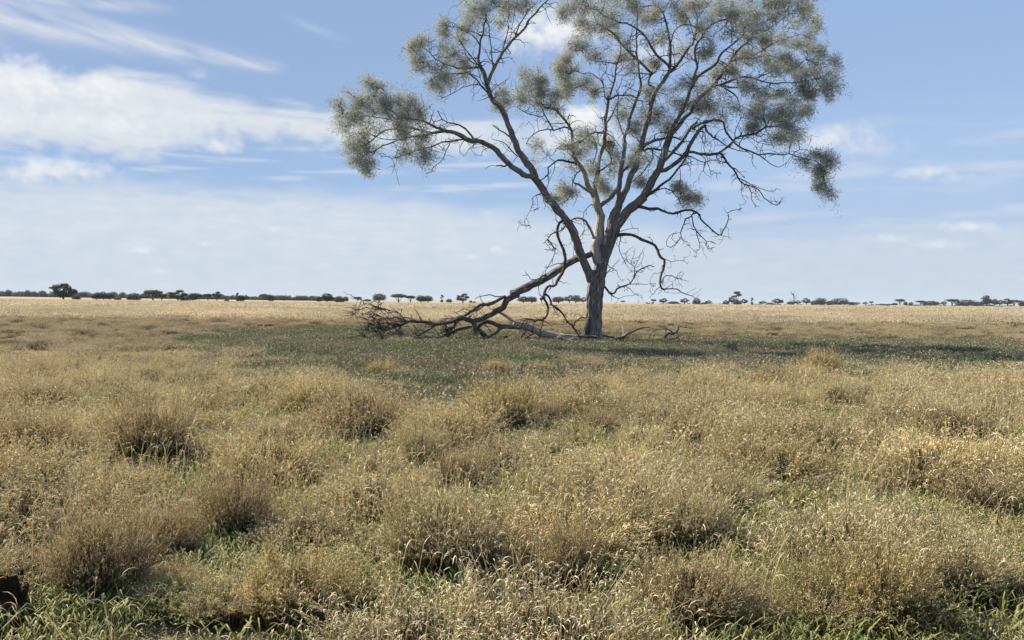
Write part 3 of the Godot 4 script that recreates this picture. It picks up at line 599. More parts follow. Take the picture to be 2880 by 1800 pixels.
	limb(t, "branch", "R4h", "R3a", "D", 8, 3, 0.4, [745, 550, 740, 480, 755, 410, 790, 340, 822, 270, 805, 220, 820, 150, 850, 130], b)
	limb(t, "branch", "R4i", "R4h", "D", 7, 3, -0.3, [822, 270, 870, 235, 930, 230, 985, 230], b)
	limb(t, "branch", "R4j", "R3", "D", 9, 4, -0.6, [80, 800, 140, 820, 200, 850, 260, 880, 310, 890, 380, 865, 470, 855, 540, 880, 600, 895], dead)
	limb(t, "branch", "R4k", "R4j", "D", 7, 2, -0.2, [315, 890, 300, 950, 295, 1010, 340, 1070, 385, 1090], dead)
	limb(t, "branch", "R4l", "R4j", "D", 7, 2, 0.2, [340, 885, 370, 940, 385, 1000, 430, 1020, 480, 1050, 545, 1052], dead)
	limb(t, "branch", "R4m", "R3a", "D", 7, 3, 0.2, [340, 785, 345, 830, 360, 880], dead)
	limb(t, "branch", "R4n", "R4a", "D", 6, 2, 0.3, [870, 520, 940, 535, 1000, 560, 1060, 610, 1140, 620, 1230, 615, 1330, 650, 1230, 710, 1130, 720, 1060, 745], b)
	limb(t, "branch", "R4o", "R3a", "D", 8, 3, 0.3, [475, 785, 485, 840, 520, 870, 560, 890], dead)
	limb(t, "branch", "R5", "R0", "C", 24, 11, -1.2, [1600, 1370, 1670, 1325, 1730, 1290, 1790, 1230, 1850, 1180, 1930, 1130, 1990, 1060, 2050, 980, 2100, 920, 2150, 850, 2190, 770, 2200, 700, 2190, 660], dead)
	limb(t, "branch", "R5b", "R5", "C", 10, 5, -0.4, [1720, 1300, 1790, 1275, 1860, 1255, 1920, 1278, 1990, 1300, 2040, 1285, 2070, 1220, 2085, 1140, 2085, 1050, 2078, 970], dead)
	limb(t, "branch", "R5c", "R5b", "C", 8, 3, -0.2, [1960, 1295, 2000, 1340, 2060, 1400, 2085, 1470, 2120, 1530], dead)
	limb(t, "branch", "R5d", "R5b", "C", 8, 3, 0.3, [2070, 1200, 2090, 1300, 2080, 1380, 2060, 1440], dead)
	limb(t, "branch", "R5e", "R5", "C", 9, 4, 0.3, [2075, 955, 2130, 930, 2200, 900, 2270, 870], dead)
	limb(t, "branch", "R5f", "R5b", "J", 7, 3, 0.2, [540, 290, 600, 260, 620, 230, 600, 190, 650, 260, 700, 290, 740, 330], dead)
	# dead lower branches
	limb(t, "branch", "R6", "R", "E", 26, 17, -0.6, [1740, 100, 1800, 120, 1880, 145, 1950, 142, 2010, 138, 2080, 160, 2150, 190, 2230, 205, 2300, 195], dead)
	limb(t, "branch", "R6a", "R6", "J", 18, 4, -0.5, [470, 565, 530, 545, 590, 525, 660, 520, 720, 535, 765, 560, 795, 595, 805, 640, 850, 690, 910, 738, 960, 790, 1000, 825, 1050, 855, 1085, 848, 1105, 800, 1140, 740, 1165, 680, 1180, 615, 1165, 560, 1220, 530, 1290, 520, 1355, 500], dead)
	limb(t, "branch", "R6b", "R6a", "J", 11, 3, 0.3, [745, 562, 700, 580, 680, 610, 640, 630, 600, 640, 590, 690, 560, 760, 540, 820, 545, 880, 510, 930, 470, 980, 410, 1022, 355, 1000, 350, 940, 390, 870, 440, 835, 530, 825], dead)
	limb(t, "branch", "R6c", "R6a", "J", 9, 3, -0.3, [690, 600, 700, 660, 715, 730, 745, 800, 762, 880, 785, 940, 795, 1000, 785, 1050, 745, 1080, 750, 1130, 730, 1165], dead)
	limb(t, "branch", "R6d", "R6c", "J", 8, 3, 0.2, [745, 800, 800, 860, 850, 905, 885, 940, 880, 990, 910, 1035, 960, 1030, 1000, 1010], dead)
	limb(t, "branch", "R6e", "R6d", "J", 5, 2, 0.1, [880, 945, 930, 940, 1010, 975], dead)
	limb(t, "branch", "R6f", "R6b", "J", 6, 2, -0.2, [545, 885, 570, 930, 620, 940, 660, 978], dead)
	limb(t, "branch", "R6g", "R6b", "J", 7, 2, 0.2, [590, 715, 650, 700, 690, 740, 700, 780, 740, 790], dead)
	limb(t, "branch", "R6h", "R6b", "J", 5, 2, 0.2, [440, 840, 420, 900, 470, 950, 520, 965], dead)
	limb(t, "branch", "R6i", "R6a", "J", 5, 2, 0.1, [1050, 855, 1120, 870, 1215, 888], dead)
	limb(t, "branch", "R7", "T", "E", 26, 15, -0.7, [1420, 525, 1480, 505, 1560, 500, 1640, 512, 1720, 535, 1780, 570, 1850, 595, 1930, 625, 1985, 660, 2020, 720, 2035, 780, 2060, 825, 2110, 860, 2112, 920, 2095, 990, 2065, 1060, 2050, 1130, 2048, 1210, 2070, 1260, 2110, 1285], dead)
	limb(t, "branch", "R7a", "R7", "E", 11, 4, 0.3, [2090, 1280, 2150, 1275, 2220, 1272, 2290, 1275, 2350, 1320, 2420, 1350, 2500, 1370, 2560, 1410, 2600, 1350], dead)
	limb(t, "branch", "R7b", "R7", "J", 9, 3, 0.3, [290, 1480, 310, 1430, 340, 1395, 420, 1395, 490, 1430, 570, 1450, 650, 1472], dead)
	limb(t, "branch", "R7c", "R7", "J", 6, 2, 0.3, [335, 1180, 370, 1190, 410, 1212, 470, 1200, 530, 1195, 585, 1190, 580, 1150], dead)
	limb(t, "branch", "R7d", "R7b", "J", 5, 2, -0.2, [460, 1415, 470, 1460, 480, 1520], dead)
	limb(t, "branch", "R7e", "R7", "E", 7, 2, -0.3, [2050, 1240, 1990, 1290, 1950, 1350, 1890, 1400], dead)
	limb(t, "branch", "R7f", "R7", "E", 6, 2, 0.2, [2090, 1010, 2030, 1050, 1960, 1050, 1930, 1100, 1910, 1160], dead)
	limb(t, "branch", "R7g", "R7b", "J", 5, 2, 0.2, [490, 1425, 500, 1380, 550, 1345], dead)
	limb(t, "branch", "R8", "T", "E", 19, 6, -0.6, [1255, 1230, 1290, 1275, 1335, 1340, 1375, 1345, 1410, 1325, 1430, 1275, 1480, 1250, 1550, 1230, 1620, 1200, 1655, 1150, 1690, 1085, 1725, 1025, 1790, 985, 1860, 950, 1900, 940, 1970, 960], dead)
	limb(t, "branch", "R8a", "R8", "E", 8, 3, 0.3, [1690, 1070, 1688, 1010, 1690, 960, 1640, 925, 1590, 890, 1555, 860], dead)
	limb(t, "branch", "R8b", "R7", "E", 9, 3, -0.3, [1490, 510, 1485, 590, 1465, 670, 1480, 750, 1510, 820, 1545, 880, 1570, 930, 1595, 968], dead)
	limb(t, "branch", "R8c", "R8a", "E", 6, 2, 0.2, [1690, 965, 1715, 910, 1740, 860, 1770, 790, 1800, 730, 1830, 680], dead)
	limb(t, "branch", "R8d", "R8a", "E", 5, 2, -0.2, [1640, 925, 1655, 840, 1690, 760, 1690, 690], dead)
	limb(t, "branch", "R8e", "R8a", "E", 5, 2, -0.1, [1590, 890, 1560, 800, 1600, 720, 1670, 670], dead)
	limb(t, "branch", "R8f", "R8", "E", 7, 2, 0.3, [1620, 1205, 1700, 1205, 1780, 1202, 1850, 1210, 1920, 1198, 1980, 1190], dead)
	limb(t, "branch", "R8g", "R8", "E", 6, 2, 0.2, [1560, 1235, 1610, 1262, 1650, 1300, 1680, 1345, 1730, 1362, 1790, 1362], dead)
	limb(t, "branch", "R8h", "R8", "E", 8, 2, -0.3, [1345, 1350, 1400, 1385, 1460, 1412, 1510, 1390, 1570, 1370, 1640, 1370], dead)
	limb(t, "branch", "R8i", "R8", "E", 6, 2, -0.1, [1730, 1030, 1790, 1040, 1820, 1000, 1830, 960, 1870, 945], dead)
	limb(t, "branch", "R8j", "R8c", "E", 4, 2, 0.1, [1800, 735, 1820, 790, 1800, 850, 1760, 930], dead)
	limb(t, "branch", "R9", "T", "E", 7, 4, -0.5, [1290, 1055, 1330, 1010, 1380, 960, 1430, 905, 1475, 858], dead)
	limb(t, "branch", "R9b", "T", "E", 6, 3, -0.4, [1300, 930, 1350, 970, 1400, 990, 1440, 1030, 1450, 1080, 1470, 1112], dead)
	limb(t, "branch", "R9c", "T", "E", 6, 4, 0.2, [1470, 465, 1530, 445, 1600, 425, 1670, 415, 1735, 413], dead)
	limb(t, "branch", "P1", "M", "E", 21, 12, -0.9, [1120, 560, 1090, 500, 1060, 430, 1030, 370, 995, 315, 950, 280, 890, 268, 830, 275, 780, 300, 740, 350, 690, 400, 640, 440, 590, 470], pale)
	limb(t, "branch", "P2", "P1", "E", 13, 5, -0.3, [600, 465, 540, 480, 500, 500, 475, 540, 445, 580, 395, 630], dead)
	limb(t, "branch", "P3", "P2", "E", 11, 12, -0.1, [460, 575, 490, 610, 515, 650, 545, 695, 572, 695], dead)
	limb(t, "branch", "P4", "P3", "E", 9, 4, -0.2, [560, 715, 510, 722, 460, 720, 415, 715], dead)
	limb(t, "branch", "P5", "P3", "E", 8, 4, 0.2, [562, 710, 555, 770, 530, 830, 490, 910, 450, 970, 425, 1010, 427, 1060], dead)
	limb(t, "branch", "P6", "M", "E", 8, 3, -0.3, [1070, 75, 1020, 120, 970, 185, 958, 270, 968, 350, 975, 430, 955, 500, 945, 570], dead)
	limb(t, "branch", "P7", "LS", "E", 7, 4, 0.3, [895, 555, 940, 500, 970, 460, 1010, 432], dead)
	limb(t, "branch", "P8", "LS", "E", 7, 2, -0.4, [245, -30, 248, 30, 225, 120, 180, 210, 152, 270, 180, 320, 200, 370, 225, 400], dead)
	limb(t, "branch", "P9", "LS", "E", 6, 2, -0.2, [290, -60, 310, 20, 320, 90, 300, 130, 255, 175], dead)
	limb(t, "branch", "P10", "LS", "E", 9, 3, 0.2, [390, -20, 400, 40, 425, 90, 410, 150], dead)
	limb(t, "branch", "P11", "LS", "E", 6, 2, -0.2, [830, 640, 828, 720, 820, 790, 812, 840], dead)
	limb(t, "branch", "P12", "P8", "E", 5, 2, -0.1, [195, 375, 140, 380, 90, 360, 40, 345], dead)
	limb(t, "branch", "W1", "LS", "E", 24, 21, -0.5, [655, 310, 625, 340, 600, 390, 595, 450, 600, 520, 620, 590, 650, 660, 685, 715, 695, 780, 700, 850, 692, 920, 690, 990, 665, 1050, 625, 1110, 585, 1165, 575, 1215, 540, 1238, 480, 1232, 435, 1258, 410, 1310, 400, 1370], dead)
	limb(t, "branch", "W2", "W1", "G", 22, 9, -0.5, [365, 20, 345, 70, 365, 110, 390, 160, 408, 220, 408, 280, 395, 330, 370, 380, 330, 402, 260, 402, 180, 398, 110, 385, 75, 415, 40, 455, 0, 490], dead)
	limb(t, "branch", "W3", "W2", "G", 20, 24, -0.1, [350, 90, 325, 95, 305, 110], dead)
	limb(t, "branch", "W4", "W1", "G", 19, 9, -0.2, [375, 30, 420, 70, 448, 130, 455, 185, 510, 220, 570, 260, 625, 320, 655, 380, 690, 435, 750, 480, 795, 535, 825, 590, 860, 645, 880, 690], dead)
	limb(t, "branch", "W5", "W4", "G", 13, 10, 0.3, [775, 480, 785, 440, 830, 410, 880, 370, 935, 372], dead)
	limb(t, "branch", "W6", "W5", "G", 9, 3, 0.3, [905, 355, 850, 335, 800, 315, 740, 300, 690, 288], M.bleached)
	limb(t, "branch", "W7", "W4", "G", 8, 4, 0.1, [490, 230, 515, 290, 550, 330, 590, 355], dead)
	limb(t, "branch", "W8", "W2", "G", 9, 4, 0.0, [218, 405, 205, 470, 190, 540, 155, 600, 125, 700], dead)
	limb(t, "branch", "W9", "W2", "G", 9, 5, -0.2, [348, 410, 330, 480, 300, 550, 292, 640, 278, 735], dead)
	crown()

# the trunk: one stem that swells at the root, with a second, shorter rib down its left side and a split below
func trunk():
	var flat := [1668, 972, 30, 1667, 950, 26, 1669, 925, 23.5, 1670, 900, 22.5, 1671, 875, 22.5, 1672, 850, 23.5, 1674, 825, 25, 1677, 800, 25.5, 1681, 778, 23.5, 1689, 757, 19.5, 1695, 738, 17.5, 1701, 718, 17.5, 1708, 698, 17, 1714, 678, 17, 1720, 660, 18.5, 1724, 645, 19, 1727, 632, 17, 1730, 622, 12]
	var pts := PackedVector3Array(); var rad := PackedFloat32Array()
	var d := tree_depth
	for k in range(0, flat.size(), 3):
		pts.append(at(flat[k], flat[k + 1], d)); rad.append(flat[k + 2] * 0.86 * d / FOCAL)
	var sp := spline(pts, rad, 0.07)
	var rec := {"px": PackedVector2Array(), "depth": PackedFloat32Array(), "world": sp[0], "rad": sp[1]}
	var inv := cam.transform.affine_inverse()
	for q in sp[0]:
		var c: Vector3 = inv * q
		rec.px.append(Vector2(1440.0 + c.x / -c.z * FOCAL, 900.0 - c.y / -c.z * FOCAL)); rec.depth.append(-c.z)
	limbs["T"] = rec
	var tb := Tube.new()
	var local := PackedVector3Array()
	for q in sp[0]: local.append(q - tree_base)
	tube(tb, local, sp[1], 40, 0.10)
	# deep folds along the wood and flares at the root
	for i in tb.v.size():
		var v := tb.v[i]; var e := tb.n[i]
		var a := atan2(e.z, e.x)
		var fold := nz.get_noise_2d(cos(a) * 2.4 + v.y * 0.15, sin(a) * 2.4 + 3.0) * 0.085 + nz2.get_noise_2d(a * 5.0, v.y * 0.7) * 0.02
		var flare := exp(-maxf(v.y, 0.0) * 4.0) * (0.03 + 0.12 * maxf(0.0, sin(a * 2.5 + 0.6)))
		tb.v[i] = v + e * (fold + flare)
	put_tube("trunk", tb, M.bark, the_tree)
	# dark buttress low at the left foot
	var tb2 := Tube.new()
	var q0 := PackedVector3Array(); var r0 := PackedFloat32Array()
	for s in [[1650, 968, 15], [1650, 945, 13.5], [1652, 925, 12], [1656, 905, 9], [1661, 888, 5]]:
		q0.append(at(s[0], s[1], d - 0.12) - tree_base); r0.append(s[2] * d / FOCAL)
	var s2 := spline(q0, r0, 0.08)
	tube(tb2, s2[0], s2[1], 14, 0.2)
	put_tube("buttress", tb2, M.dead_bark, the_tree)

# clumps of foliage, and the twigs that reach into them
func crown():
	var clumps := []
	var add := func(view: String, flat: Array):
		var w: Array = VIEW[view]
		for k in range(0, flat.size(), 4):
			clumps.append([w[0] + flat[k] / w[2], w[1] + flat[k + 1] / w[2], flat[k + 2] / w[2], flat[k + 3] / w[2]])
	add.call("H", [180, 450, 110, 120, 400, 370, 140, 120, 600, 230, 160, 130, 300, 620, 190, 140, 560, 480, 170, 110, 780, 600, 150, 120, 420, 900, 130, 130, 360, 1080, 110, 110, 560, 1300, 80, 120, 620, 760, 150, 90, 960, 460, 160, 110, 1270, 560, 120, 150])
	add.call("H", [1120, 1000, 150, 110, 1280, 880, 130, 80, 900, 720, 150, 90, 1290, 1110, 70, 70, 1080, 1110, 60, 70, 220, 700, 110, 110, 400, 1180, 90, 80, 1120, 420, 60, 80, 760, 420, 70, 50, 1050, 600, 120, 70, 540, 1000, 90, 80, 300, 1010, 80, 70, 1000, 850, 90, 60, 500, 640, 130, 90])
	add.call("I", [200, 700, 140, 180, 480, 600, 150, 110, 590, 350, 70, 120, 320, 880, 190, 110, 600, 900, 140, 90, 480, 1150, 120, 130, 700, 700, 110, 90, 860, 990, 80, 60, 850, 530, 90, 60, 900, 320, 110, 110, 1000, 120, 160, 110, 1200, 80, 160, 100, 1420, 100, 150, 110])
	add.call("I", [1080, 240, 140, 70, 1560, 60, 120, 90, 1350, 260, 60, 60, 1700, 50, 110, 60, 2080, 40, 90, 50, 1100, -110, 240, 120, 1500, -110, 290, 120, 300, 560, 90, 80, 570, 480, 80, 80, 640, 1040, 80, 60, 880, 850, 60, 60, 730, 540, 60, 50, 1180, 230, 90, 70])
	add.call("I", [1780, 1020, 160, 90, 1650, 1170, 90, 100, 1900, 1350, 130, 100, 2070, 1400, 120, 120, 1640, 1330, 70, 60, 1400, 1270, 100, 90, 1310, 1430, 80, 70, 1870, 1110, 70, 90, 1890, 1200, 60, 40, 1480, 1360, 70, 60, 2190, 950, 90, 120, 2200, 1150, 60, 110, 2100, 1260, 60, 50])
	add.call("A", [600, 120, 240, 110, 420, 200, 60, 90, 900, 120, 240, 120, 1200, 100, 230, 110, 800, 480, 210, 110, 1000, 370, 200, 110, 700, 650, 140, 110, 950, 720, 160, 100, 860, 830, 110, 60, 470, 800, 50, 60, 400, 970, 90, 100, 380, 1120, 90, 120, 640, 960, 60, 50])
	add.call("A", [600, 1200, 80, 50, 470, 1330, 80, 80, 830, 1300, 110, 80, 760, 1160, 50, 50, 1300, 600, 130, 100, 1250, 800, 130, 70, 1380, 940, 100, 70, 1700, 300, 170, 110, 1650, 560, 120, 90, 1800, 540, 100, 90, 1450, 130, 140, 110, 1700, 100, 160, 100, 2000, 80, 160, 110])
	add.call("A", [2100, 210, 130, 110, 2080, 750, 100, 110, 2100, 1150, 100, 100, 1700, 920, 80, 60, 1900, 1320, 120, 100, 1600, 1300, 110, 70, 1300, 1440, 120, 80, 700, -150, 390, 130, 1400, -150, 430, 130, 640, 330, 120, 70, 1150, 480, 130, 90, 560, 640, 80, 80, 1100, 260, 170, 90])
	add.call("B", [80, 80, 140, 100, 60, 230, 100, 80, 60, 720, 80, 110, 350, 520, 120, 120, 380, 650, 90, 100, 330, 770, 80, 50, 300, 60, 190, 100, 600, 80, 190, 100, 500, 200, 120, 70, 650, 420, 100, 100, 850, 100, 220, 120, 1000, 300, 170, 170, 950, 520, 130, 110])
	add.call("B", [780, 260, 110, 90, 1250, 120, 220, 130, 1300, 250, 140, 100, 1500, 110, 210, 130, 1790, 110, 140, 120, 1890, 330, 90, 140, 1750, 300, 140, 120, 1550, 370, 140, 70, 1250, 420, 120, 80, 1760, 560, 140, 110, 1780, 680, 150, 80, 1400, 760, 160, 100, 1150, 720, 130, 90])
	add.call("B", [900, 750, 100, 80, 1000, 900, 130, 90, 760, 860, 80, 70, 700, 1000, 100, 70, 1250, 830, 140, 70, 1900, 800, 130, 100, 2150, 900, 80, 60, 1600, 950, 160, 90, 1850, 1000, 170, 100, 2070, 1080, 150, 110, 1950, 1220, 170, 110, 2110, 1240, 110, 100, 1810, 1370, 40, 60])
	add.call("B", [2080, 1370, 60, 40, 1700, 1250, 60, 50, 900, 1130, 90, 50, 950, 1220, 130, 70, 1150, 1310, 170, 100, 1350, 1350, 130, 70, 1000, 1420, 140, 80, 300, 1300, 130, 110, 560, 1400, 100, 90, 120, 1150, 110, 100, 480, 1000, 80, 80, 1550, 1440, 110, 60, 1000, -120, 500, 110])
	add.call("B", [1600, -90, 330, 100, 1080, 480, 120, 110, 1150, 570, 90, 60, 1420, 560, 90, 50, 1620, 640, 90, 60, 1980, 680, 60, 60, 1300, 960, 110, 60, 1700, 1080, 110, 60, 720, 200, 90, 70, 900, 400, 110, 110, 1450, 880, 90, 60, 250, 400, 90, 80, 420, 300, 90, 70])
	add.call("C", [80, 720, 80, 120, 60, 880, 70, 60, 720, 480, 120, 70, 760, 620, 140, 100, 700, 760, 130, 100, 780, 880, 90, 80, 480, 680, 100, 60, 500, 900, 120, 90, 400, 1250, 90, 100, 330, 1400, 90, 90, 490, 1330, 90, 90, 1250, 230, 120, 140, 1280, 100, 110, 70])
	add.call("C", [1450, 400, 80, 110, 1470, 520, 50, 50, 1550, 200, 100, 110, 1080, 650, 100, 80, 1160, 760, 90, 70, 1100, 950, 110, 90, 1050, 1100, 100, 90, 1020, 1260, 110, 80, 1400, 780, 90, 100, 1390, 900, 90, 70, 1550, 850, 90, 80, 1530, 1020, 110, 90, 1500, 1160, 70, 50])
	add.call("C", [1800, 130, 100, 110, 1950, 250, 140, 90, 1650, 300, 100, 80, 1900, 400, 70, 50, 2160, 1390, 90, 90, 2060, 1230, 60, 50, 960, 1180, 60, 70, 830, 1010, 60, 60, 2060, 60, 110, 80, 1750, 220, 80, 70])
	add.call("D", [150, 100, 140, 90, 380, 120, 160, 100, 560, 200, 90, 80, 460, 330, 60, 50, 700, 180, 80, 80, 1000, 130, 120, 80, 1050, 280, 120, 90, 1250, 180, 150, 110, 1500, 120, 160, 120, 1400, 300, 150, 110, 1650, 200, 140, 130, 1750, 120, 70, 60, 1600, 380, 120, 80])
	add.call("D", [1450, 450, 140, 100, 1500, 600, 90, 70, 1350, 550, 70, 40, 980, 400, 80, 50, 1680, 450, 60, 50, 1740, 860, 80, 70, 2000, 770, 110, 60, 2090, 850, 50, 60, 1990, 1090, 110, 70, 1960, 1230, 80, 70, 2060, 1290, 60, 50])
	add.call("D", [60, 1400, 90, 60, 210, 1400, 60, 80, 100, 1290, 50, 30, 1930, 1000, 80, 50])
	# sprigs: one drawn, then set many times
	var sprigs := [sprig(1), sprig(2), sprig(3)]
	var twig := Tube.new()
	var dice := RandomNumberGenerator.new(); dice.seed = 99
	var number := 0
	for c in clumps:
		number += 1
		# the clump hangs about the nearest limbs: take its depth from them
		var flat_at := at(c[0], c[1], tree_depth)
		var inv := cam.transform.affine_inverse()
		var near := []
		for n in nodes:
			var q: Vector3 = inv * (n[0] as Vector3)
			var dx: float = 1440.0 + q.x / -q.z * FOCAL - c[0]; var dy: float = 900.0 - q.y / -q.z * FOCAL - c[1]
			near.append([sqrt(dx * dx + dy * dy), -q.z, n[0], n[1]])
		near.sort_custom(func(x, y): return x[0] < y[0])
		var pick: Array = near[dice.randi() % 5]
		var size_m: float = tree_depth / FOCAL
		var rx: float = c[2] * size_m * 1.06; var ry: float = c[3] * size_m * 1.06; var rz := (rx + ry) * 0.5
		var centre := at(c[0], c[1], pick[1] + dice.randf_range(-0.35, 0.35) * (1.0 if c[1] > 0.0 else 3.0))
		var anchors := []
		for k in mini(14, near.size()): anchors.append(near[k][2])
		# twigs, each from what has already grown
		var goals := []
		var want := clampi(int(rx * ry * 190.0), 18, 120)
		for k in want:
			var v := Vector3(dice.randfn(0, 1), dice.randfn(0.25, 1), dice.randfn(0, 1)).normalized() * pow(dice.randf(), 0.40)
			v *= 1.0 + 0.55 * nz2.get_noise_3d(v.x * 1.9 + number * 7.3, v.y * 1.9, v.z * 1.9)
			var spot := centre + Vector3(v.x * rx, v.y * ry, v.z * rz)
			if nz2.get_noise_3d(spot.x * 1.7, spot.y * 1.7, spot.z * 1.7) < -0.24: continue      # holes where the sky shows
			goals.append(spot)
		if goals.is_empty(): continue
		goals.sort_custom(func(x, y): return x.distance_squared_to(anchors[0]) < y.distance_squared_to(anchors[0]))
		for g in goals:
			var best: Vector3 = anchors[0]; var bd := 1e9
			for a in anchors:
				var q: float = g.distance_squared_to(a)
				if q < bd: bd = q; best = a
			var span := sqrt(bd)
			if span < 0.08: continue
			var bend := Vector3(dice.randfn(0, 0.12), dice.randfn(0.05, 0.12), dice.randfn(0, 0.12)) * span
			var line := PackedVector3Array(); var rr := PackedFloat32Array()
			var steps := clampi(int(span / 0.14), 2, 9)
			for k in steps + 1:
				var f := float(k) / steps
				var p := best.lerp(g, f) + bend * 4.0 * f * (1.0 - f) + Vector3(dice.randfn(0, 0.018), dice.randfn(0, 0.018), dice.randfn(0, 0.018)) * (1.0 if k else 0.0)
				line.append(p - tree_base); rr.append(lerpf(0.013 + minf(span, 1.2) * 0.012, 0.0055, f))
				anchors.append(p)
			tube(twig, line, rr, 3, 0.0, false)
		# leaves: sprays gather about the twig ends, with sky between them
		var spots: Array[Transform3D] = []; var tints := PackedColorArray()
		for g in goals:
			var off: Vector3 = (g - centre) / Vector3(rx, ry, rz)
			var warm := nz2.get_noise_3d(g.x * 0.8, g.y * 0.8, g.z * 0.8 + 50.0)
			var own := dice.randf_range(0.82, 1.15)
			var spread := dice.randf_range(0.05, 0.11)
			if dice.randf() < 0.16:                              # a spray that hangs or strays out of the clump
				var away := (off.normalized() + Vector3(dice.randfn(0, 0.5), dice.randfn(-0.5, 0.5), dice.randfn(0, 0.5))).normalized()
				for k in dice.randi_range(3, 6):
					var q: Vector3 = g + away * (0.09 * k) + Vector3(dice.randfn(0, 0.03), -0.012 * k * k, dice.randfn(0, 0.03))
					spots.append(Transform3D(Basis.from_euler(Vector3(dice.randfn(0, 0.6), dice.randf() * TAU, dice.randfn(0, 0.6))).scaled(Vector3.ONE * dice.randf_range(0.7, 1.0)), q - tree_base))
					tints.append(Color(own, own, own))
			for k in int(dice.randf_range(2.5, 8.8)):
				var p: Vector3 = g + Vector3(dice.randfn(0, spread), dice.randfn(-0.02, spread), dice.randfn(0, spread)) + off * 0.03
				var b := Basis.from_euler(Vector3(dice.randfn(0, 0.6), dice.randf() * TAU, dice.randfn(0, 0.6))).scaled(Vector3.ONE * dice.randf_range(0.75, 1.35))
				spots.append(Transform3D(b, p - tree_base))
				var tone := dice.randf_range(0.8, 1.2) * own
				tints.append(Color(tone * (1.0 + warm * 0.06), tone, tone * (1.0 - warm * 0.08)))
		var mm := MultiMesh.new(); mm.transform_format = MultiMesh.TRANSFORM_3D; mm.use_colors = true
		mm.mesh = sprigs[number % 3]; mm.instance_count = spots.size()
		for k in spots.size():
			mm.set_instance_transform(k, spots[k]); mm.set_instance_color(k, tints[k])
		var mi := MultiMeshInstance3D.new(); mi.name = "leaf_clump"; mi.multimesh = mm
		the_tree.add_child(mi, true); mi.set_meta("kind", "stuff")
	# short side shoots along the thinner wood
	for n in nodes.duplicate():
		var r: float = n[1]
		if r > 0.09 or dice.randf() > 0.62: continue
		var q: Vector3 = cam.transform.affine_inverse() * (n[0] as Vector3)
		var high: float = 900.0 - q.y / -q.z * FOCAL
		var from: Vector3 = n[0]
		var dir := Vector3(dice.randfn(0, 1), dice.randfn(0.25 if high < 450.0 else -0.2, 0.7), dice.randfn(0, 0.8)).normalized()
		var l := dice.randf_range(0.2, 0.95) * (1.0 if high < 450.0 else 0.55)
		var prev := PackedVector3Array([from])
		var steps := 5
		for k in steps:
			dir = (dir + Vector3(dice.randfn(0, 0.35), dice.randfn(0.0, 0.35), dice.randfn(0, 0.35))).normalized()
			prev.append(prev[-1] + dir * l / steps)
		var line := PackedVector3Array(); var rr := PackedFloat32Array()
		for k in prev.size():
			line.append(prev[k] - tree_base); rr.append(lerpf(clampf(r * 0.6, 0.010, 0.023), 0.0055, float(k) / steps))
		tube(twig, line, rr, 3, 0.0, false)
		for s in dice.randi_range(0, 2):
			var a := prev[dice.randi_range(2, steps)]
			var d2 := (dir + Vector3(dice.randfn(0, 0.7), dice.randfn(0, 0.7), dice.randfn(0, 0.7))).normalized()
			tube(twig, PackedVector3Array([a - tree_base, a + d2 * l * 0.2 - tree_base, a + (d2 + Vector3(dice.randfn(0, 0.4), dice.randfn(0, 0.4), 0)).normalized() * l * 0.45 - tree_base]), PackedFloat32Array([0.010, 0.008, 0.005]), 3, 0.0, false)
	smooth_normals(twig)
	var tw := add_mesh("twigs", twig.v, twig.n, PackedColorArray(), twig.uv, twig.idx, M.twig, the_tree)
	tw.set_meta("kind", "stuff")

func sprig(seed_: int) -> ArrayMesh:                          # a hanging spray of narrow leaves
	var dice := RandomNumberGenerator.new(); dice.seed = seed_
	var v := PackedVector3Array(); var n := PackedVector3Array(); var c := PackedColorArray(); var idx := PackedInt32Array()
	for k in 13:
		var p := Vector3(dice.randfn(0, 0.05), dice.randfn(0, 0.045), dice.randfn(0, 0.045))
		var dir := (p.normalized() * 0.9 + Vector3(dice.randfn(0, 0.6), dice.randfn(-0.15, 0.6), dice.randfn(0, 0.6))).normalized()
		var side := dir.cross(Vector3(dice.randfn(0, 1), dice.randfn(0, 1), dice.randfn(0, 1))).normalized()
		var l := dice.randf_range(0.085, 0.155); var w := dice.randf_range(0.0048, 0.0078)
		var tone := dice.randf_range(0.75, 1.25)
		var col := Color(0.445 * tone, 0.448 * tone, 0.398 * tone)
		var s := v.size()
		var f := side.cross(dir)
		v.append_array([p, p + dir * l * 0.5 + side * w + f * l * 0.08, p + dir * l * 0.5 - side * w + f * l * 0.08, p + dir * l])
		for q in 4:
			n.append(f); c.append(col)
		idx.append_array([s, s + 1, s + 2, s + 1, s + 3, s + 2])
	return array_mesh(v, n, c, PackedVector2Array(), idx, M.leaf)

# ================================================================= fallen wood
func ground_limb(o: Node3D, called: String, id: String, from: String, view: String, r0: float, r1: float, dz: float, flat: Array, m: Material) -> MeshInstance3D:
	return limb(o, called, id, from, view, r0, r1, dz, flat, m)

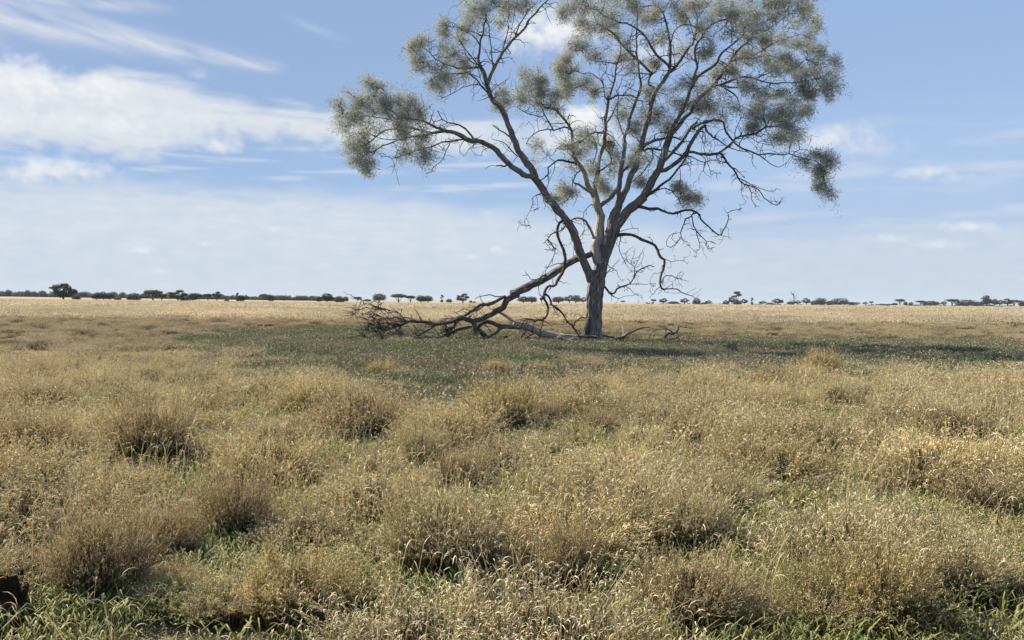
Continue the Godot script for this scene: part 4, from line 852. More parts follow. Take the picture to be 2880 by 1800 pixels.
func fallen_wood():
	var dead: Material = M.fallen_bark; var pale: Material = M.pale_bark
	# the torn limb, hinged high on the trunk and lying out to the left
	var o := thing("broken_limb", "long dark limb torn from the trunk fork, sloping down to the grass at the left", "fallen limb", tree_base + Vector3(-2.5, 0, 0))
	limb(o, "limb", "X", "M", "E", 49, 60, -0.5, [1225, 640, 1170, 690, 1100, 745, 1050, 780, 990, 805, 930, 825, 860, 850, 780, 890, 720, 930, 650, 980, 600, 1015, 540, 1055, 480, 1090, 400, 1135, 320, 1180, 240, 1210, 160, 1250, 80, 1290, 0, 1320, -60, 1345], dead)
	limb(o, "limb", "X1", "X", "F", 56, 16, -0.8, [2300, 35, 2230, 65, 2160, 110, 2120, 160, 2090, 215, 2040, 255, 1990, 288, 1930, 315, 1860, 350, 1790, 392, 1720, 410, 1650, 412, 1570, 395, 1500, 370, 1430, 400, 1350, 425, 1270, 450, 1190, 465, 1120, 470, 1060, 455, 1000, 435, 940, 430, 860, 430, 790, 425, 740, 435, 690, 455, 640, 478], dead)
	limb(o, "limb", "X2", "X1", "F", 27, 20, -0.4, [2120, 70, 2060, 100, 2010, 135, 1950, 160, 1890, 178, 1820, 178, 1770, 192, 1710, 230, 1650, 275, 1590, 320, 1530, 360, 1470, 400, 1420, 450, 1380, 500, 1330, 525, 1270, 530], dead)
	limb(o, "branch", "X3", "X2", "F", 20, 16, -0.3, [1450, 420, 1400, 490, 1350, 550, 1290, 600, 1230, 635, 1160, 652, 1080, 640, 1010, 655, 930, 680, 860, 690, 780, 692, 680, 690], dead)
	limb(o, "branch", "X4", "X2", "F", 11, 5, 0.3, [2095, 65, 2040, 72, 1985, 72, 1930, 52, 1890, 45, 1850, 55, 1790, 65, 1730, 80, 1690, 105], dead)
	limb(o, "branch", "X5", "X2", "F", 12, 5, -0.2, [1840, 192, 1790, 225, 1730, 265, 1665, 292, 1620, 275, 1570, 250, 1530, 245, 1480, 275, 1430, 300, 1390, 290], dead)
	limb(o, "branch", "X6", "X1", "F", 15, 5, 0.2, [950, 430, 915, 380, 890, 320, 870, 285, 835, 252], dead)
	limb(o, "branch", "X7", "X1", "F", 10, 4, -0.2, [880, 425, 830, 400, 795, 370, 785, 320], dead)
	limb(o, "limb", "X8", "X1", "F", 22, 9, 0.5, [1130, 470, 1060, 520, 1000, 560, 930, 605, 870, 635, 800, 645, 730, 640, 680, 640], dead)
	limb(o, "branch", "X9", "X1", "F", 12, 4, 0.3, [760, 435, 700, 405, 650, 390, 610, 410, 580, 440], dead)
	limb(o, "branch", "X10", "X1", "F", 10, 3, 0.4, [720, 440, 670, 370, 630, 325, 570, 290, 500, 270, 430, 250, 380, 240, 330, 220, 280, 205, 230, 192, 180, 178, 120, 180, 60, 215, 20, 255], dead)
	limb(o, "branch", "X11", "X9", "F", 10, 3, -0.3, [650, 385, 590, 368, 520, 378, 440, 382, 390, 370, 330, 338, 280, 312, 230, 285, 200, 250, 165, 215], dead)
	limb(o, "branch", "X12", "X1", "F", 15, 4, -0.5, [650, 475, 590, 490, 520, 475, 460, 450, 400, 450, 340, 462, 280, 490, 230, 475, 190, 450], dead)
	limb(o, "branch", "X13", "X1", "F", 13, 4, 0.3, [640, 480, 560, 500, 480, 520, 440, 545, 370, 560, 290, 555, 200, 562, 120, 550, 50, 515], dead)
	limb(o, "branch", "X14", "X3", "F", 12, 4, -0.5, [690, 690, 600, 700, 500, 695, 400, 690, 310, 685, 240, 668, 160, 650, 100, 620, 50, 590], dead)
	limb(o, "branch", "X15", "X8", "F", 12, 4, 0.4, [690, 640, 620, 600, 560, 590, 480, 605, 400, 620, 330, 600, 240, 640], dead)
	limb(o, "branch", "X16", "X1", "F", 12, 4, 0.0, [640, 490, 600, 555, 550, 600, 490, 640, 430, 660], dead)
	limb(o, "branch", "X17", "X12", "F", 10, 4, 0.2, [380, 560, 350, 500, 335, 440, 318, 395, 285, 378], dead)
	limb(o, "branch", "X18", "X13", "F", 10, 4, -0.2, [430, 545, 390, 610, 350, 670, 300, 690], dead)
	limb(o, "branch", "X19", "X1", "F", 9, 4, 0.2, [1090, 440, 1060, 415, 1035, 380], dead)
	limb(o, "branch", "X20", "X8", "F", 11, 5, -0.3, [860, 590, 880, 550, 840, 500, 810, 470], dead)
	limb(o, "branch", "X21", "X3", "F", 15, 8, -0.4, [990, 660, 950, 690, 920, 715, 890, 735], dead)
	limb(o, "branch", "X22", "X1", "F", 37, 34, 0.0, [1655, 415, 1672, 470, 1720, 525, 1780, 560, 1820, 600, 1850, 640, 1880, 668], dead)
	limb(o, "branch", "X23", "X22", "F", 27, 23, 0.3, [1690, 495, 1620, 495, 1550, 515, 1470, 535, 1400, 558, 1340, 590, 1280, 625], dead)
	limb(o, "branch", "X24", "X22", "F", 20, 12, -0.2, [1665, 510, 1670, 550, 1690, 580, 1695, 615], dead)
	limb(o, "branch", "X25", "X", "E", 10, 4, -0.3, [500, 1075, 430, 1070, 380, 1085, 330, 1125, 270, 1140, 210, 1135, 190, 1095, 160, 1060, 135, 1025], dead)
	limb(o, "branch", "X26", "X25", "E", 6, 3, 0.0, [170, 1075, 130, 1080, 90, 1085], dead)
	limb(o, "branch", "X27", "X", "E", 9, 4, -0.4, [760, 905, 680, 910, 600, 912, 540, 930, 480, 955, 410, 970], dead)
	# twiggy brush at its far end
	var dice := RandomNumberGenerator.new(); dice.seed = 12
	var tb := Tube.new()
	var ends := []
	for id in ["X10", "X11", "X12", "X13", "X14", "X15", "X16", "X17", "X18", "X3", "X8"]:
		for q in limbs[id].world: ends.append(q)
	for id in ["X1", "X2", "X22", "X23", "X8", "X3", "W2", "W8", "W9"]:
		var run: PackedVector3Array = limbs[id].world
		for k in range(run.size() / 4, run.size(), 2): ends.append(run[k])
	for k in 520:
		var a: Vector3 = ends[dice.randi() % ends.size()]
		var dir := Vector3(dice.randfn(-0.5, 0.8), dice.randfn(0.0, 0.45), dice.randfn(0, 0.6)).normalized()
		var l := dice.randf_range(0.15, 0.65)
		var pts := PackedVector3Array(); var rr := PackedFloat32Array()
		for s in 5:
			var p := a + dir * l * s / 4.0 + Vector3(dice.randfn(0, 0.02), dice.randfn(0, 0.02), dice.randfn(0, 0.02)) * (1.0 if s else 0.0)
			p.y = maxf(p.y, 0.03)
			pts.append(p - o.position); rr.append(lerpf(0.015, 0.006, s / 4.0))
		tube(tb, pts, rr, 4, 0.0, false)
		if dice.randf() < 0.5: ends.append(pts[2] + o.position)
	smooth_normals(tb)
	var brush := add_mesh("twigs", tb.v, tb.n, PackedColorArray(), tb.uv, tb.idx, M.fallen_bark, o)
	brush.set_meta("kind", "stuff")
	# grey log beneath it
	var g := thing("fallen_log", "thick pale-topped grey log lying on the grass left of the trunk foot", "log", tree_base + Vector3(-1.2, 0, 0))
	limb(g, "log", "Y", "", "G", 56, 52, 0.0, [-70, 455, 0, 480, 80, 500, 160, 528, 240, 556, 320, 586, 400, 612, 470, 634, 540, 646, 620, 654, 700, 660, 780, 666, 870, 668], pale, tree_depth - 0.35)
	limb(g, "branch", "Y1", "Y", "F", 37, 18, 0.5, [2330, 500, 2260, 435, 2190, 385, 2120, 340, 2060, 310, 2020, 290], pale)
	limb(g, "branch", "Y2", "Y", "F", 44, 29, 0.0, [2330, 505, 2240, 498, 2150, 492, 2080, 490, 2010, 470, 1950, 442, 1880, 425, 1820, 440, 1770, 470, 1730, 510], dead)
	limb(g, "branch", "Y3", "Y2", "F", 32, 23, -0.2, [2090, 490, 2040, 530, 2000, 575, 1960, 610, 1910, 635, 1880, 660, 1860, 680], dead)
	limb(g, "branch", "Y4", "Y", "G", 17, 8, -0.3, [90, 570, 60, 600, 30, 650, 15, 670], dead)
	limb(g, "branch", "Y5", "Y", "G", 13, 6, -0.3, [200, 600, 140, 640, 80, 670, 40, 700], dead)
	limb(g, "branch", "Y6", "Y", "F", 10, 4, 0.2, [2200, 490, 2180, 550, 2150, 600, 2120, 640], dead)
	limb(g, "branch", "Y7", "Y2", "F", 10, 4, -0.2, [1840, 480, 1880, 510, 1910, 560, 1920, 600], dead)
	# sticks about the foot
	var s := thing("fallen_branch", "dark curved branch on the ground just right of the trunk foot", "branch", tree_base + Vector3(1.3, 0, 0))
	limb(s, "branch", "Z1", "", "G", 24, 10, 0.0, [1290, 688, 1350, 672, 1430, 662, 1490, 635, 1560, 598, 1630, 560, 1700, 528, 1770, 510, 1860, 502], dead, tree_depth - 0.1)
	limb(s, "branch", "Z1b", "Z1", "G", 15, 13, 0.2, [1350, 650, 1290, 638, 1230, 632, 1170, 625], dead)
	s = thing("fallen_branch", "dark stick lying across the front of the trunk foot", "branch", tree_base + Vector3(0, 0, 0.6))
	limb(s, "branch", "Z2", "", "G", 20, 26, -0.3, [860, 630, 930, 636, 1010, 636, 1080, 650, 1140, 680, 1200, 705, 1270, 712, 1340, 718, 1400, 738, 1460, 752], dead, tree_depth - 0.75)
	s = thing("fallen_branch", "gnarled forked dead branch standing up from the grass, farthest right of the trunk", "branch", tree_base + Vector3(3.1, 0, 0))
	limb(s, "branch", "Z3", "", "G", 24, 12, 0.0, [2030, 745, 2025, 700, 2055, 655, 2090, 615, 2130, 592, 2180, 598, 2225, 578, 2255, 545, 2258, 495], dead, tree_depth - 0.4)
	limb(s, "branch", "Z3b", "Z3", "G", 13, 6, -0.2, [2060, 725, 2120, 700, 2160, 672, 2220, 668, 2260, 635, 2298, 600], dead)
	limb(s, "branch", "Z3c", "Z3", "G", 13, 9, 0.2, [2078, 630, 2080, 570, 2085, 510], dead)
	limb(s, "branch", "Z3d", "Z3", "G", 11, 6, 0.2, [2190, 598, 2150, 560, 2110, 530, 2050, 528, 1990, 535, 1930, 552, 1890, 575], dead)
	s = thing("bleached_stick", "thin bleached stick leaning beside the gnarled branch", "stick", tree_base + Vector3(2.3, 0, 0))
	limb(s, "stick", "Z4", "", "G", 10, 6, 0.0, [1772, 835, 1800, 780, 1825, 740, 1832, 690, 1850, 645, 1872, 600, 1860, 555], M.bleached, tree_depth - 1.2)
	s = thing("bleached_stick", "short white stick standing upright in the grass behind the curved branch", "stick", tree_base + Vector3(1.9, 0, 0))
	limb(s, "stick", "Z5", "", "G", 11, 6, 0.0, [1475, 640, 1480, 570, 1472, 500, 1462, 460, 1448, 430], M.bleached, tree_depth + 0.8)
	limb(s, "stick", "Z5b", "Z5", "G", 7, 4, 0.1, [1478, 620, 1510, 590, 1535, 562], M.bleached)
	s = thing("bleached_branch", "white bleached branch lying inside the brush at the left end of the torn limb", "branch", tree_base + Vector3(-6.5, 0, 0))
	limb(s, "branch", "Z6", "", "F", 18, 22, 0.0, [610, 495, 645, 545, 690, 590, 740, 625], M.bleached, tree_depth - 0.9)
	limb(s, "branch", "Z6b", "Z6", "F", 10, 5, 0.2, [620, 570, 560, 552, 490, 560, 430, 578], M.bleached)
	s = thing("fallen_branch", "broken grey twiggy branch under the elbow of the torn limb", "branch", tree_base + Vector3(-4.0, 0, 0))
	limb(s, "branch", "Z7", "", "F", 15, 8, 0.0, [1730, 705, 1660, 690, 1590, 695, 1540, 690, 1500, 735], dead, tree_depth - 1.2)
	limb(s, "branch", "Z7b", "Z7", "F", 11, 5, 0.2, [1600, 695, 1650, 720, 1700, 725], dead)
	s = thing("fallen_branch", "small dark stub of wood in the grass left of the elbow", "branch", tree_base + Vector3(-5.4, 0, 0))
	limb(s, "branch", "Z8", "", "F", 18, 8, 0.0, [1290, 690, 1320, 660, 1350, 660, 1390, 690], dead, tree_depth - 1.1)
	s = thing("fallen_branch", "pale dry stick on the grass between log and trunk", "branch", tree_base + Vector3(-0.9, 0, 0.8))
	limb(s, "branch", "Z9", "", "G", 18, 16, 0.0, [540, 655, 590, 650, 640, 680, 700, 690, 770, 695], pale, tree_depth - 0.9)
	s = thing("fallen_branch", "low dark branch half sunk in the grass between trunk foot and gnarled branch", "branch", tree_base + Vector3(1.9, 0, 0))
	limb(s, "branch", "Z10", "", "G", 17, 8, 0.1, [1180, 690, 1260, 700, 1350, 695, 1450, 712, 1560, 718, 1650, 735, 1730, 742], dead, tree_depth - 0.5)
	limb(s, "branch", "Z10b", "Z10", "G", 9, 4, -0.2, [1400, 700, 1440, 670, 1500, 660, 1560, 640], dead)
	s = thing("fallen_branch", "flat dark branch on the grass under the gnarled branch, casting a black shadow", "branch", tree_base + Vector3(2.7, 0, 0))
	limb(s, "branch", "Z11", "", "G", 20, 9, 0.0, [1620, 742, 1720, 728, 1820, 730, 1900, 742, 1990, 765], dead, tree_depth - 0.9)
	s = thing("fallen_branch", "grey crooked branch lying flat under the middle of the torn limb", "branch", tree_base + Vector3(-3.6, 0, 0))
	limb(s, "branch", "Z12", "", "F", 17, 7, 0.3, [2160, 640, 2050, 650, 1960, 690, 1850, 680, 1740, 660, 1640, 690, 1560, 660], dead, tree_depth - 0.6)
	limb(s, "branch", "Z12b", "Z12", "F", 10, 4, -0.3, [1850, 680, 1800, 640, 1770, 600, 1700, 580], dead)
	s = thing("fallen_branch", "pale crooked branch low in the brush left of the elbow of the torn limb", "branch", tree_base + Vector3(-5.2, 0, 0))
	limb(s, "branch", "Z13", "", "F", 14, 6, -0.3, [1480, 640, 1390, 660, 1300, 640, 1210, 590, 1130, 600, 1040, 570, 960, 590], pale, tree_depth - 0.3)
	limb(s, "branch", "Z13b", "Z13", "F", 9, 4, 0.3, [1210, 590, 1180, 540, 1200, 490], pale)
	# rotten pieces heaped against the foot
	for c in [[[575, 640, 620, 610, 670, 600], 15, 10, -0.5, "short upright-ended rotten log piece in the heap left of the trunk foot"], [[640, 640, 720, 628, 800, 640, 890, 650], 22, 18, 0.2, "thick rotten log lying against the trunk foot behind the stick"], [[700, 690, 740, 668, 790, 660, 850, 668], 17, 12, -0.9, "bent grey bark-covered piece in front of the heap at the trunk foot"], [[840, 640, 860, 590, 850, 555, 800, 535], 13, 6, 0.3, "forked splintered piece rising from the heap at the trunk foot"], [[520, 690, 560, 720, 640, 728, 720, 722], 11, 8, -1.4, "thin grey stick in the green herb before the log"]]:
		s = thing("log_piece", c[4], "log", tree_base + Vector3(-0.8, 0, 0), "rotten wood by the trunk")
		limb(s, "wood", "H%d" % c[0][0], "", "G", c[1], c[2], 0.1, c[0], dead if c[1] != 17 else pale, tree_depth + c[3])
	# a flat white stone at the foot of the trunk
	var st := MeshInstance3D.new(); st.name = "white_stone"
	st.mesh = lump(0.32, 0.10, 0.22, 0.18, 8, mat("white stone", Color(0.62, 0.59, 0.53), 0.9))
	add_child(st, true)
	st.position = on_ground(1690, 972) + Vector3(0, 0.06, 0)
	tag(st, "flat white stone at the foot of the trunk", "stone")

func lump(rx: float, ry: float, rz: float, rough: float, seed_: int, m: Material) -> ArrayMesh:
	var tb := Tube.new()
	var rows := 14; var cols := 20
	for i in rows + 1:
		var th := PI * i / rows
		for j in cols + 1:
			var ph := TAU * j / cols
			var d := Vector3(sin(th) * cos(ph), cos(th), sin(th) * sin(ph))
			var k := 1.0 + rough * (nz.get_noise_3d(d.x * 1.3 + seed_, d.y * 1.3, d.z * 1.3) * 1.6 + nz2.get_noise_3d(d.x * 5.0 + seed_, d.y * 5.0, d.z * 5.0) * 0.4)
			tb.v.append(Vector3(d.x * rx, d.y * ry, d.z * rz) * k); tb.n.append(d); tb.uv.append(Vector2(ph / TAU * 3.0, th / PI * 2.0))
	for i in rows:
		for j in cols:
			var q := i * (cols + 1) + j
			tb.idx.append_array([q, q + 1, q + cols + 1, q + 1, q + cols + 2, q + cols + 1])
	smooth_normals(tb)
	return array_mesh(tb.v, tb.n, PackedColorArray(), tb.uv, tb.idx, m)

# ================================================================= ground
func ground():
	var v := PackedVector3Array(); var c := PackedColorArray(); var uv := PackedVector2Array(); var idx := PackedInt32Array(); var n := PackedVector3Array()
	var radii := [0.0]
	var r := 0.6
	while r < 7000.0:
		radii.append(r); r *= 1.035 if r < 60.0 else 1.12
	var cols := 220
	for i in radii.size():
		for j in cols + 1:
			# finer in front than behind
			var f := float(j) / cols * 2.0 - 1.0
			var ang := PI * (0.45 * f + 0.55 * f * f * f)
			var x: float = sin(ang) * radii[i]; var z: float = -cos(ang) * radii[i]
			v.append(Vector3(x, land(x, z), z)); uv.append(Vector2(x, z)); n.append(Vector3.UP)
			var g := 0.0
			var d: float = radii[i]
			if d > 8.0 and d < 70.0: g = green(x, z)
			var soil := Color(0.10, 0.085, 0.055)
			var straw := Color(0.34, 0.28, 0.18)
			var t := clampf(0.5 + nz.get_noise_2d(x * 0.09, z * 0.09) * 0.9, 0.0, 1.0)
			var col := soil.lerp(straw, 0.35 + 0.4 * t)
			col = col.lerp(straw, smoothstep(35.0, 110.0, d) * 0.8)
			var wide := nz.get_noise_2d(x * 0.012, z * 0.02)
			col = col * (1.0 + wide * 0.22)
			col = col.lerp(Color(0.11, 0.115, 0.065), g * 0.85)
			c.append(col)
	for i in range(radii.size() - 1):
		for j in cols:
			var q := i * (cols + 1) + j
			idx.append_array([q, q + 1, q + cols + 1, q + 1, q + cols + 2, q + cols + 1])
	var tb := Tube.new(); tb.v = v; tb.n = n; tb.idx = idx
	smooth_normals(tb)
	var m := mat("dry ground", Color(1, 1, 1), 1.0)
	m.vertex_color_use_as_albedo = true
	m.albedo_texture = noise_tex(FastNoiseLite.TYPE_SIMPLEX_SMOOTH, 0.05, 5, [Color(0.55, 0.53, 0.50), Color(0.85, 0.84, 0.80), Color(1.0, 1.0, 0.98), Color(1.0, 1.0, 1.0)], 61)
	m.uv1_scale = Vector3(1.3, 1.3, 1.3)
	m.heightmap_enabled = true; m.heightmap_scale = 4.0
	m.heightmap_texture = noise_tex(FastNoiseLite.TYPE_SIMPLEX_SMOOTH, 0.06, 4, [], 62)
	m.detail_enabled = false
	var o := add_mesh("ground", v, tb.n, c, uv, idx, m, self)
	o.set_meta("kind", "structure"); o.set_meta("label", "flat dry plain under the grass")

# ================================================================= trees on the horizon
# lobes: [x, y, z, rx, ry, rz] in a box one wide and one high
const SHAPES := {
	"dome": [[0.0, 0.62, 0.0, 0.46, 0.36, 0.44], [-0.25, 0.5, 0.1, 0.26, 0.28, 0.26], [0.26, 0.48, -0.1, 0.25, 0.30, 0.25], [0.05, 0.35, 0.1, 0.38, 0.2, 0.35]],
	"low_dome": [[0.0, 0.5, 0.0, 0.48, 0.46, 0.44], [-0.3, 0.35, 0.1, 0.22, 0.32, 0.22], [0.3, 0.35, -0.1, 0.22, 0.34, 0.22], [0.0, 0.2, 0.0, 0.45, 0.2, 0.4]],
	"umbrella": [[0.0, 0.82, 0.0, 0.46, 0.16, 0.44], [-0.24, 0.74, 0.1, 0.26, 0.14, 0.24], [0.26, 0.72, -0.1, 0.25, 0.15, 0.24], [0.05, 0.68, 0.2, 0.25, 0.1, 0.2]],
	"loose": [[-0.28, 0.45, 0.0, 0.22, 0.17, 0.2], [0.1, 0.85, 0.0, 0.2, 0.11, 0.2], [0.3, 0.58, 0.1, 0.18, 0.13, 0.2], [-0.12, 0.68, -0.1, 0.16, 0.1, 0.16], [0.02, 0.36, 0.1, 0.28, 0.12, 0.2], [-0.36, 0.7, 0.0, 0.1, 0.08, 0.1]],
	"bush": [[0.0, 0.45, 0.0, 0.42, 0.45, 0.4], [-0.28, 0.35, 0.0, 0.22, 0.32, 0.22], [0.28, 0.32, 0.0, 0.22, 0.30, 0.22]],
	"tall": [[0.0, 0.88, 0.0, 0.3, 0.11, 0.3], [0.25, 0.72, 0.0, 0.25, 0.09, 0.2], [-0.25, 0.6, 0.0, 0.25, 0.08, 0.25], [-0.05, 0.2, 0.0, 0.38, 0.16, 0.3]],
	"big": [[0.0, 0.84, 0.0, 0.2, 0.15, 0.22], [-0.22, 0.7, 0.1, 0.16, 0.18, 0.2], [0.14, 0.7, -0.1, 0.16, 0.16, 0.2], [-0.1, 0.42, 0.0, 0.24, 0.2, 0.25], [0.3, 0.5, 0.0, 0.18, 0.14, 0.2], [0.22, 0.34, 0.1, 0.2, 0.16, 0.2], [-0.38, 0.72, 0.0, 0.1, 0.06, 0.1], [0.42, 0.48, 0.0, 0.08, 0.07, 0.1], [-0.05, 0.24, 0.0, 0.18, 0.14, 0.2]],
	"dead": []}
var far_mesh := {}

func crown_mesh(shape: String, seed_: int, many: int, size: float) -> ArrayMesh:
	var dice := RandomNumberGenerator.new(); dice.seed = seed_
	var v := PackedVector3Array(); var n := PackedVector3Array(); var c := PackedColorArray(); var idx := PackedInt32Array()
	var lobes: Array = SHAPES[shape]
	var total := 0.0
	for l in lobes: total += l[3] * l[4]
	for l in lobes:
		var count := int(many * l[3] * l[4] / total)
		for k in count:
			var d := Vector3(dice.randfn(0, 1), dice.randfn(0, 1), dice.randfn(0, 1)).normalized()
			var r := pow(dice.randf(), 0.30) * (1.0 + 0.30 * nz2.get_noise_3d(d.x * 2.4 + seed_ + l[0] * 9.0, d.y * 2.4, d.z * 2.4))
			var p := Vector3(l[0] + d.x * l[3] * r, l[1] + d.y * l[4] * r, l[2] + d.z * l[5] * r)
			var a := Vector3(dice.randfn(0, 1), dice.randfn(0, 1), dice.randfn(0, 1)).normalized()
			var b := a.cross(Vector3(dice.randfn(0, 1), dice.randfn(0, 1), dice.randfn(0, 1))).normalized()
			var s := size * dice.randf_range(0.6, 1.4)
			var tone := dice.randf_range(0.7, 1.3)
			var col := Color(0.062 * tone, 0.070 * tone, 0.046 * tone)
			var q := v.size()
			v.append_array([p + a * s, p - a * s * 0.5 + b * s * 0.8, p - a * s * 0.5 - b * s * 0.8])
			for i in 3:
				n.append((d + a * 0.5).normalized()); c.append(col)
			idx.append_array([q, q + 1, q + 2])
	return array_mesh(v, n, c, PackedVector2Array(), idx, M.far_leaf)

func stem_mesh(shape: String, seed_: int) -> ArrayMesh:
	var dice := RandomNumberGenerator.new(); dice.seed = seed_ + 50
	var tb := Tube.new()
	if shape == "dead":
		tube(tb, PackedVector3Array([Vector3(0, -0.05, 0), Vector3(0.03, 0.3, 0), Vector3(0.0, 0.6, 0.0), Vector3(0.05, 1.0, 0)]), PackedFloat32Array([0.045, 0.035, 0.025, 0.01]), 5, 0.0)
		for k in 9:
			var y := dice.randf_range(0.25, 0.8); var s := (1.0 if k % 2 else -1.0)
			var e := Vector3(s * dice.randf_range(0.2, 0.5), y + dice.randf_range(0.1, 0.35), dice.randfn(0, 0.2))
			tube(tb, PackedVector3Array([Vector3(0.02, y, 0), Vector3(e.x * 0.45, y + (e.y - y) * 0.3, e.z * 0.5), e]), PackedFloat32Array([0.02, 0.014, 0.006]), 4, 0.0)
	else:
		var top := 0.55
		tube(tb, PackedVector3Array([Vector3(0, -0.05, 0), Vector3(dice.randfn(0, 0.02), 0.2, 0), Vector3(dice.randfn(0, 0.03), top, 0)]), PackedFloat32Array([0.045, 0.035, 0.025]), 6, 0.0)
		for l in SHAPES[shape]:
			tube(tb, PackedVector3Array([Vector3(0, dice.randf_range(0.12, 0.3), 0), Vector3(l[0] * 0.6, l[1] * 0.62, l[2] * 0.6), Vector3(l[0], l[1], l[2])]), PackedFloat32Array([0.026, 0.02, 0.009]), 5, 0.0)
	smooth_normals(tb)
	return array_mesh(tb.v, tb.n, PackedColorArray(), tb.uv, tb.idx, M.twig)

func far_spot(px: float, base: float) -> Vector3:
	var best := 700.0
	var d := 300.0
	while d < 1200.0:
		var r := ray(px, 850.0)
		var p := Vector3(r.x, 0, r.z) * d
		var y := land(p.x, p.z)
		var q: Vector3 = cam.transform.affine_inverse() * Vector3(p.x, y, p.z)
		if 900.0 - q.y / -q.z * FOCAL <= base:
			best = d
			break
		best = d
		d *= 1.01
	var r2 := ray(px, 850.0)
	return Vector3(r2.x * best, land(r2.x * best, r2.z * best), r2.z * best)

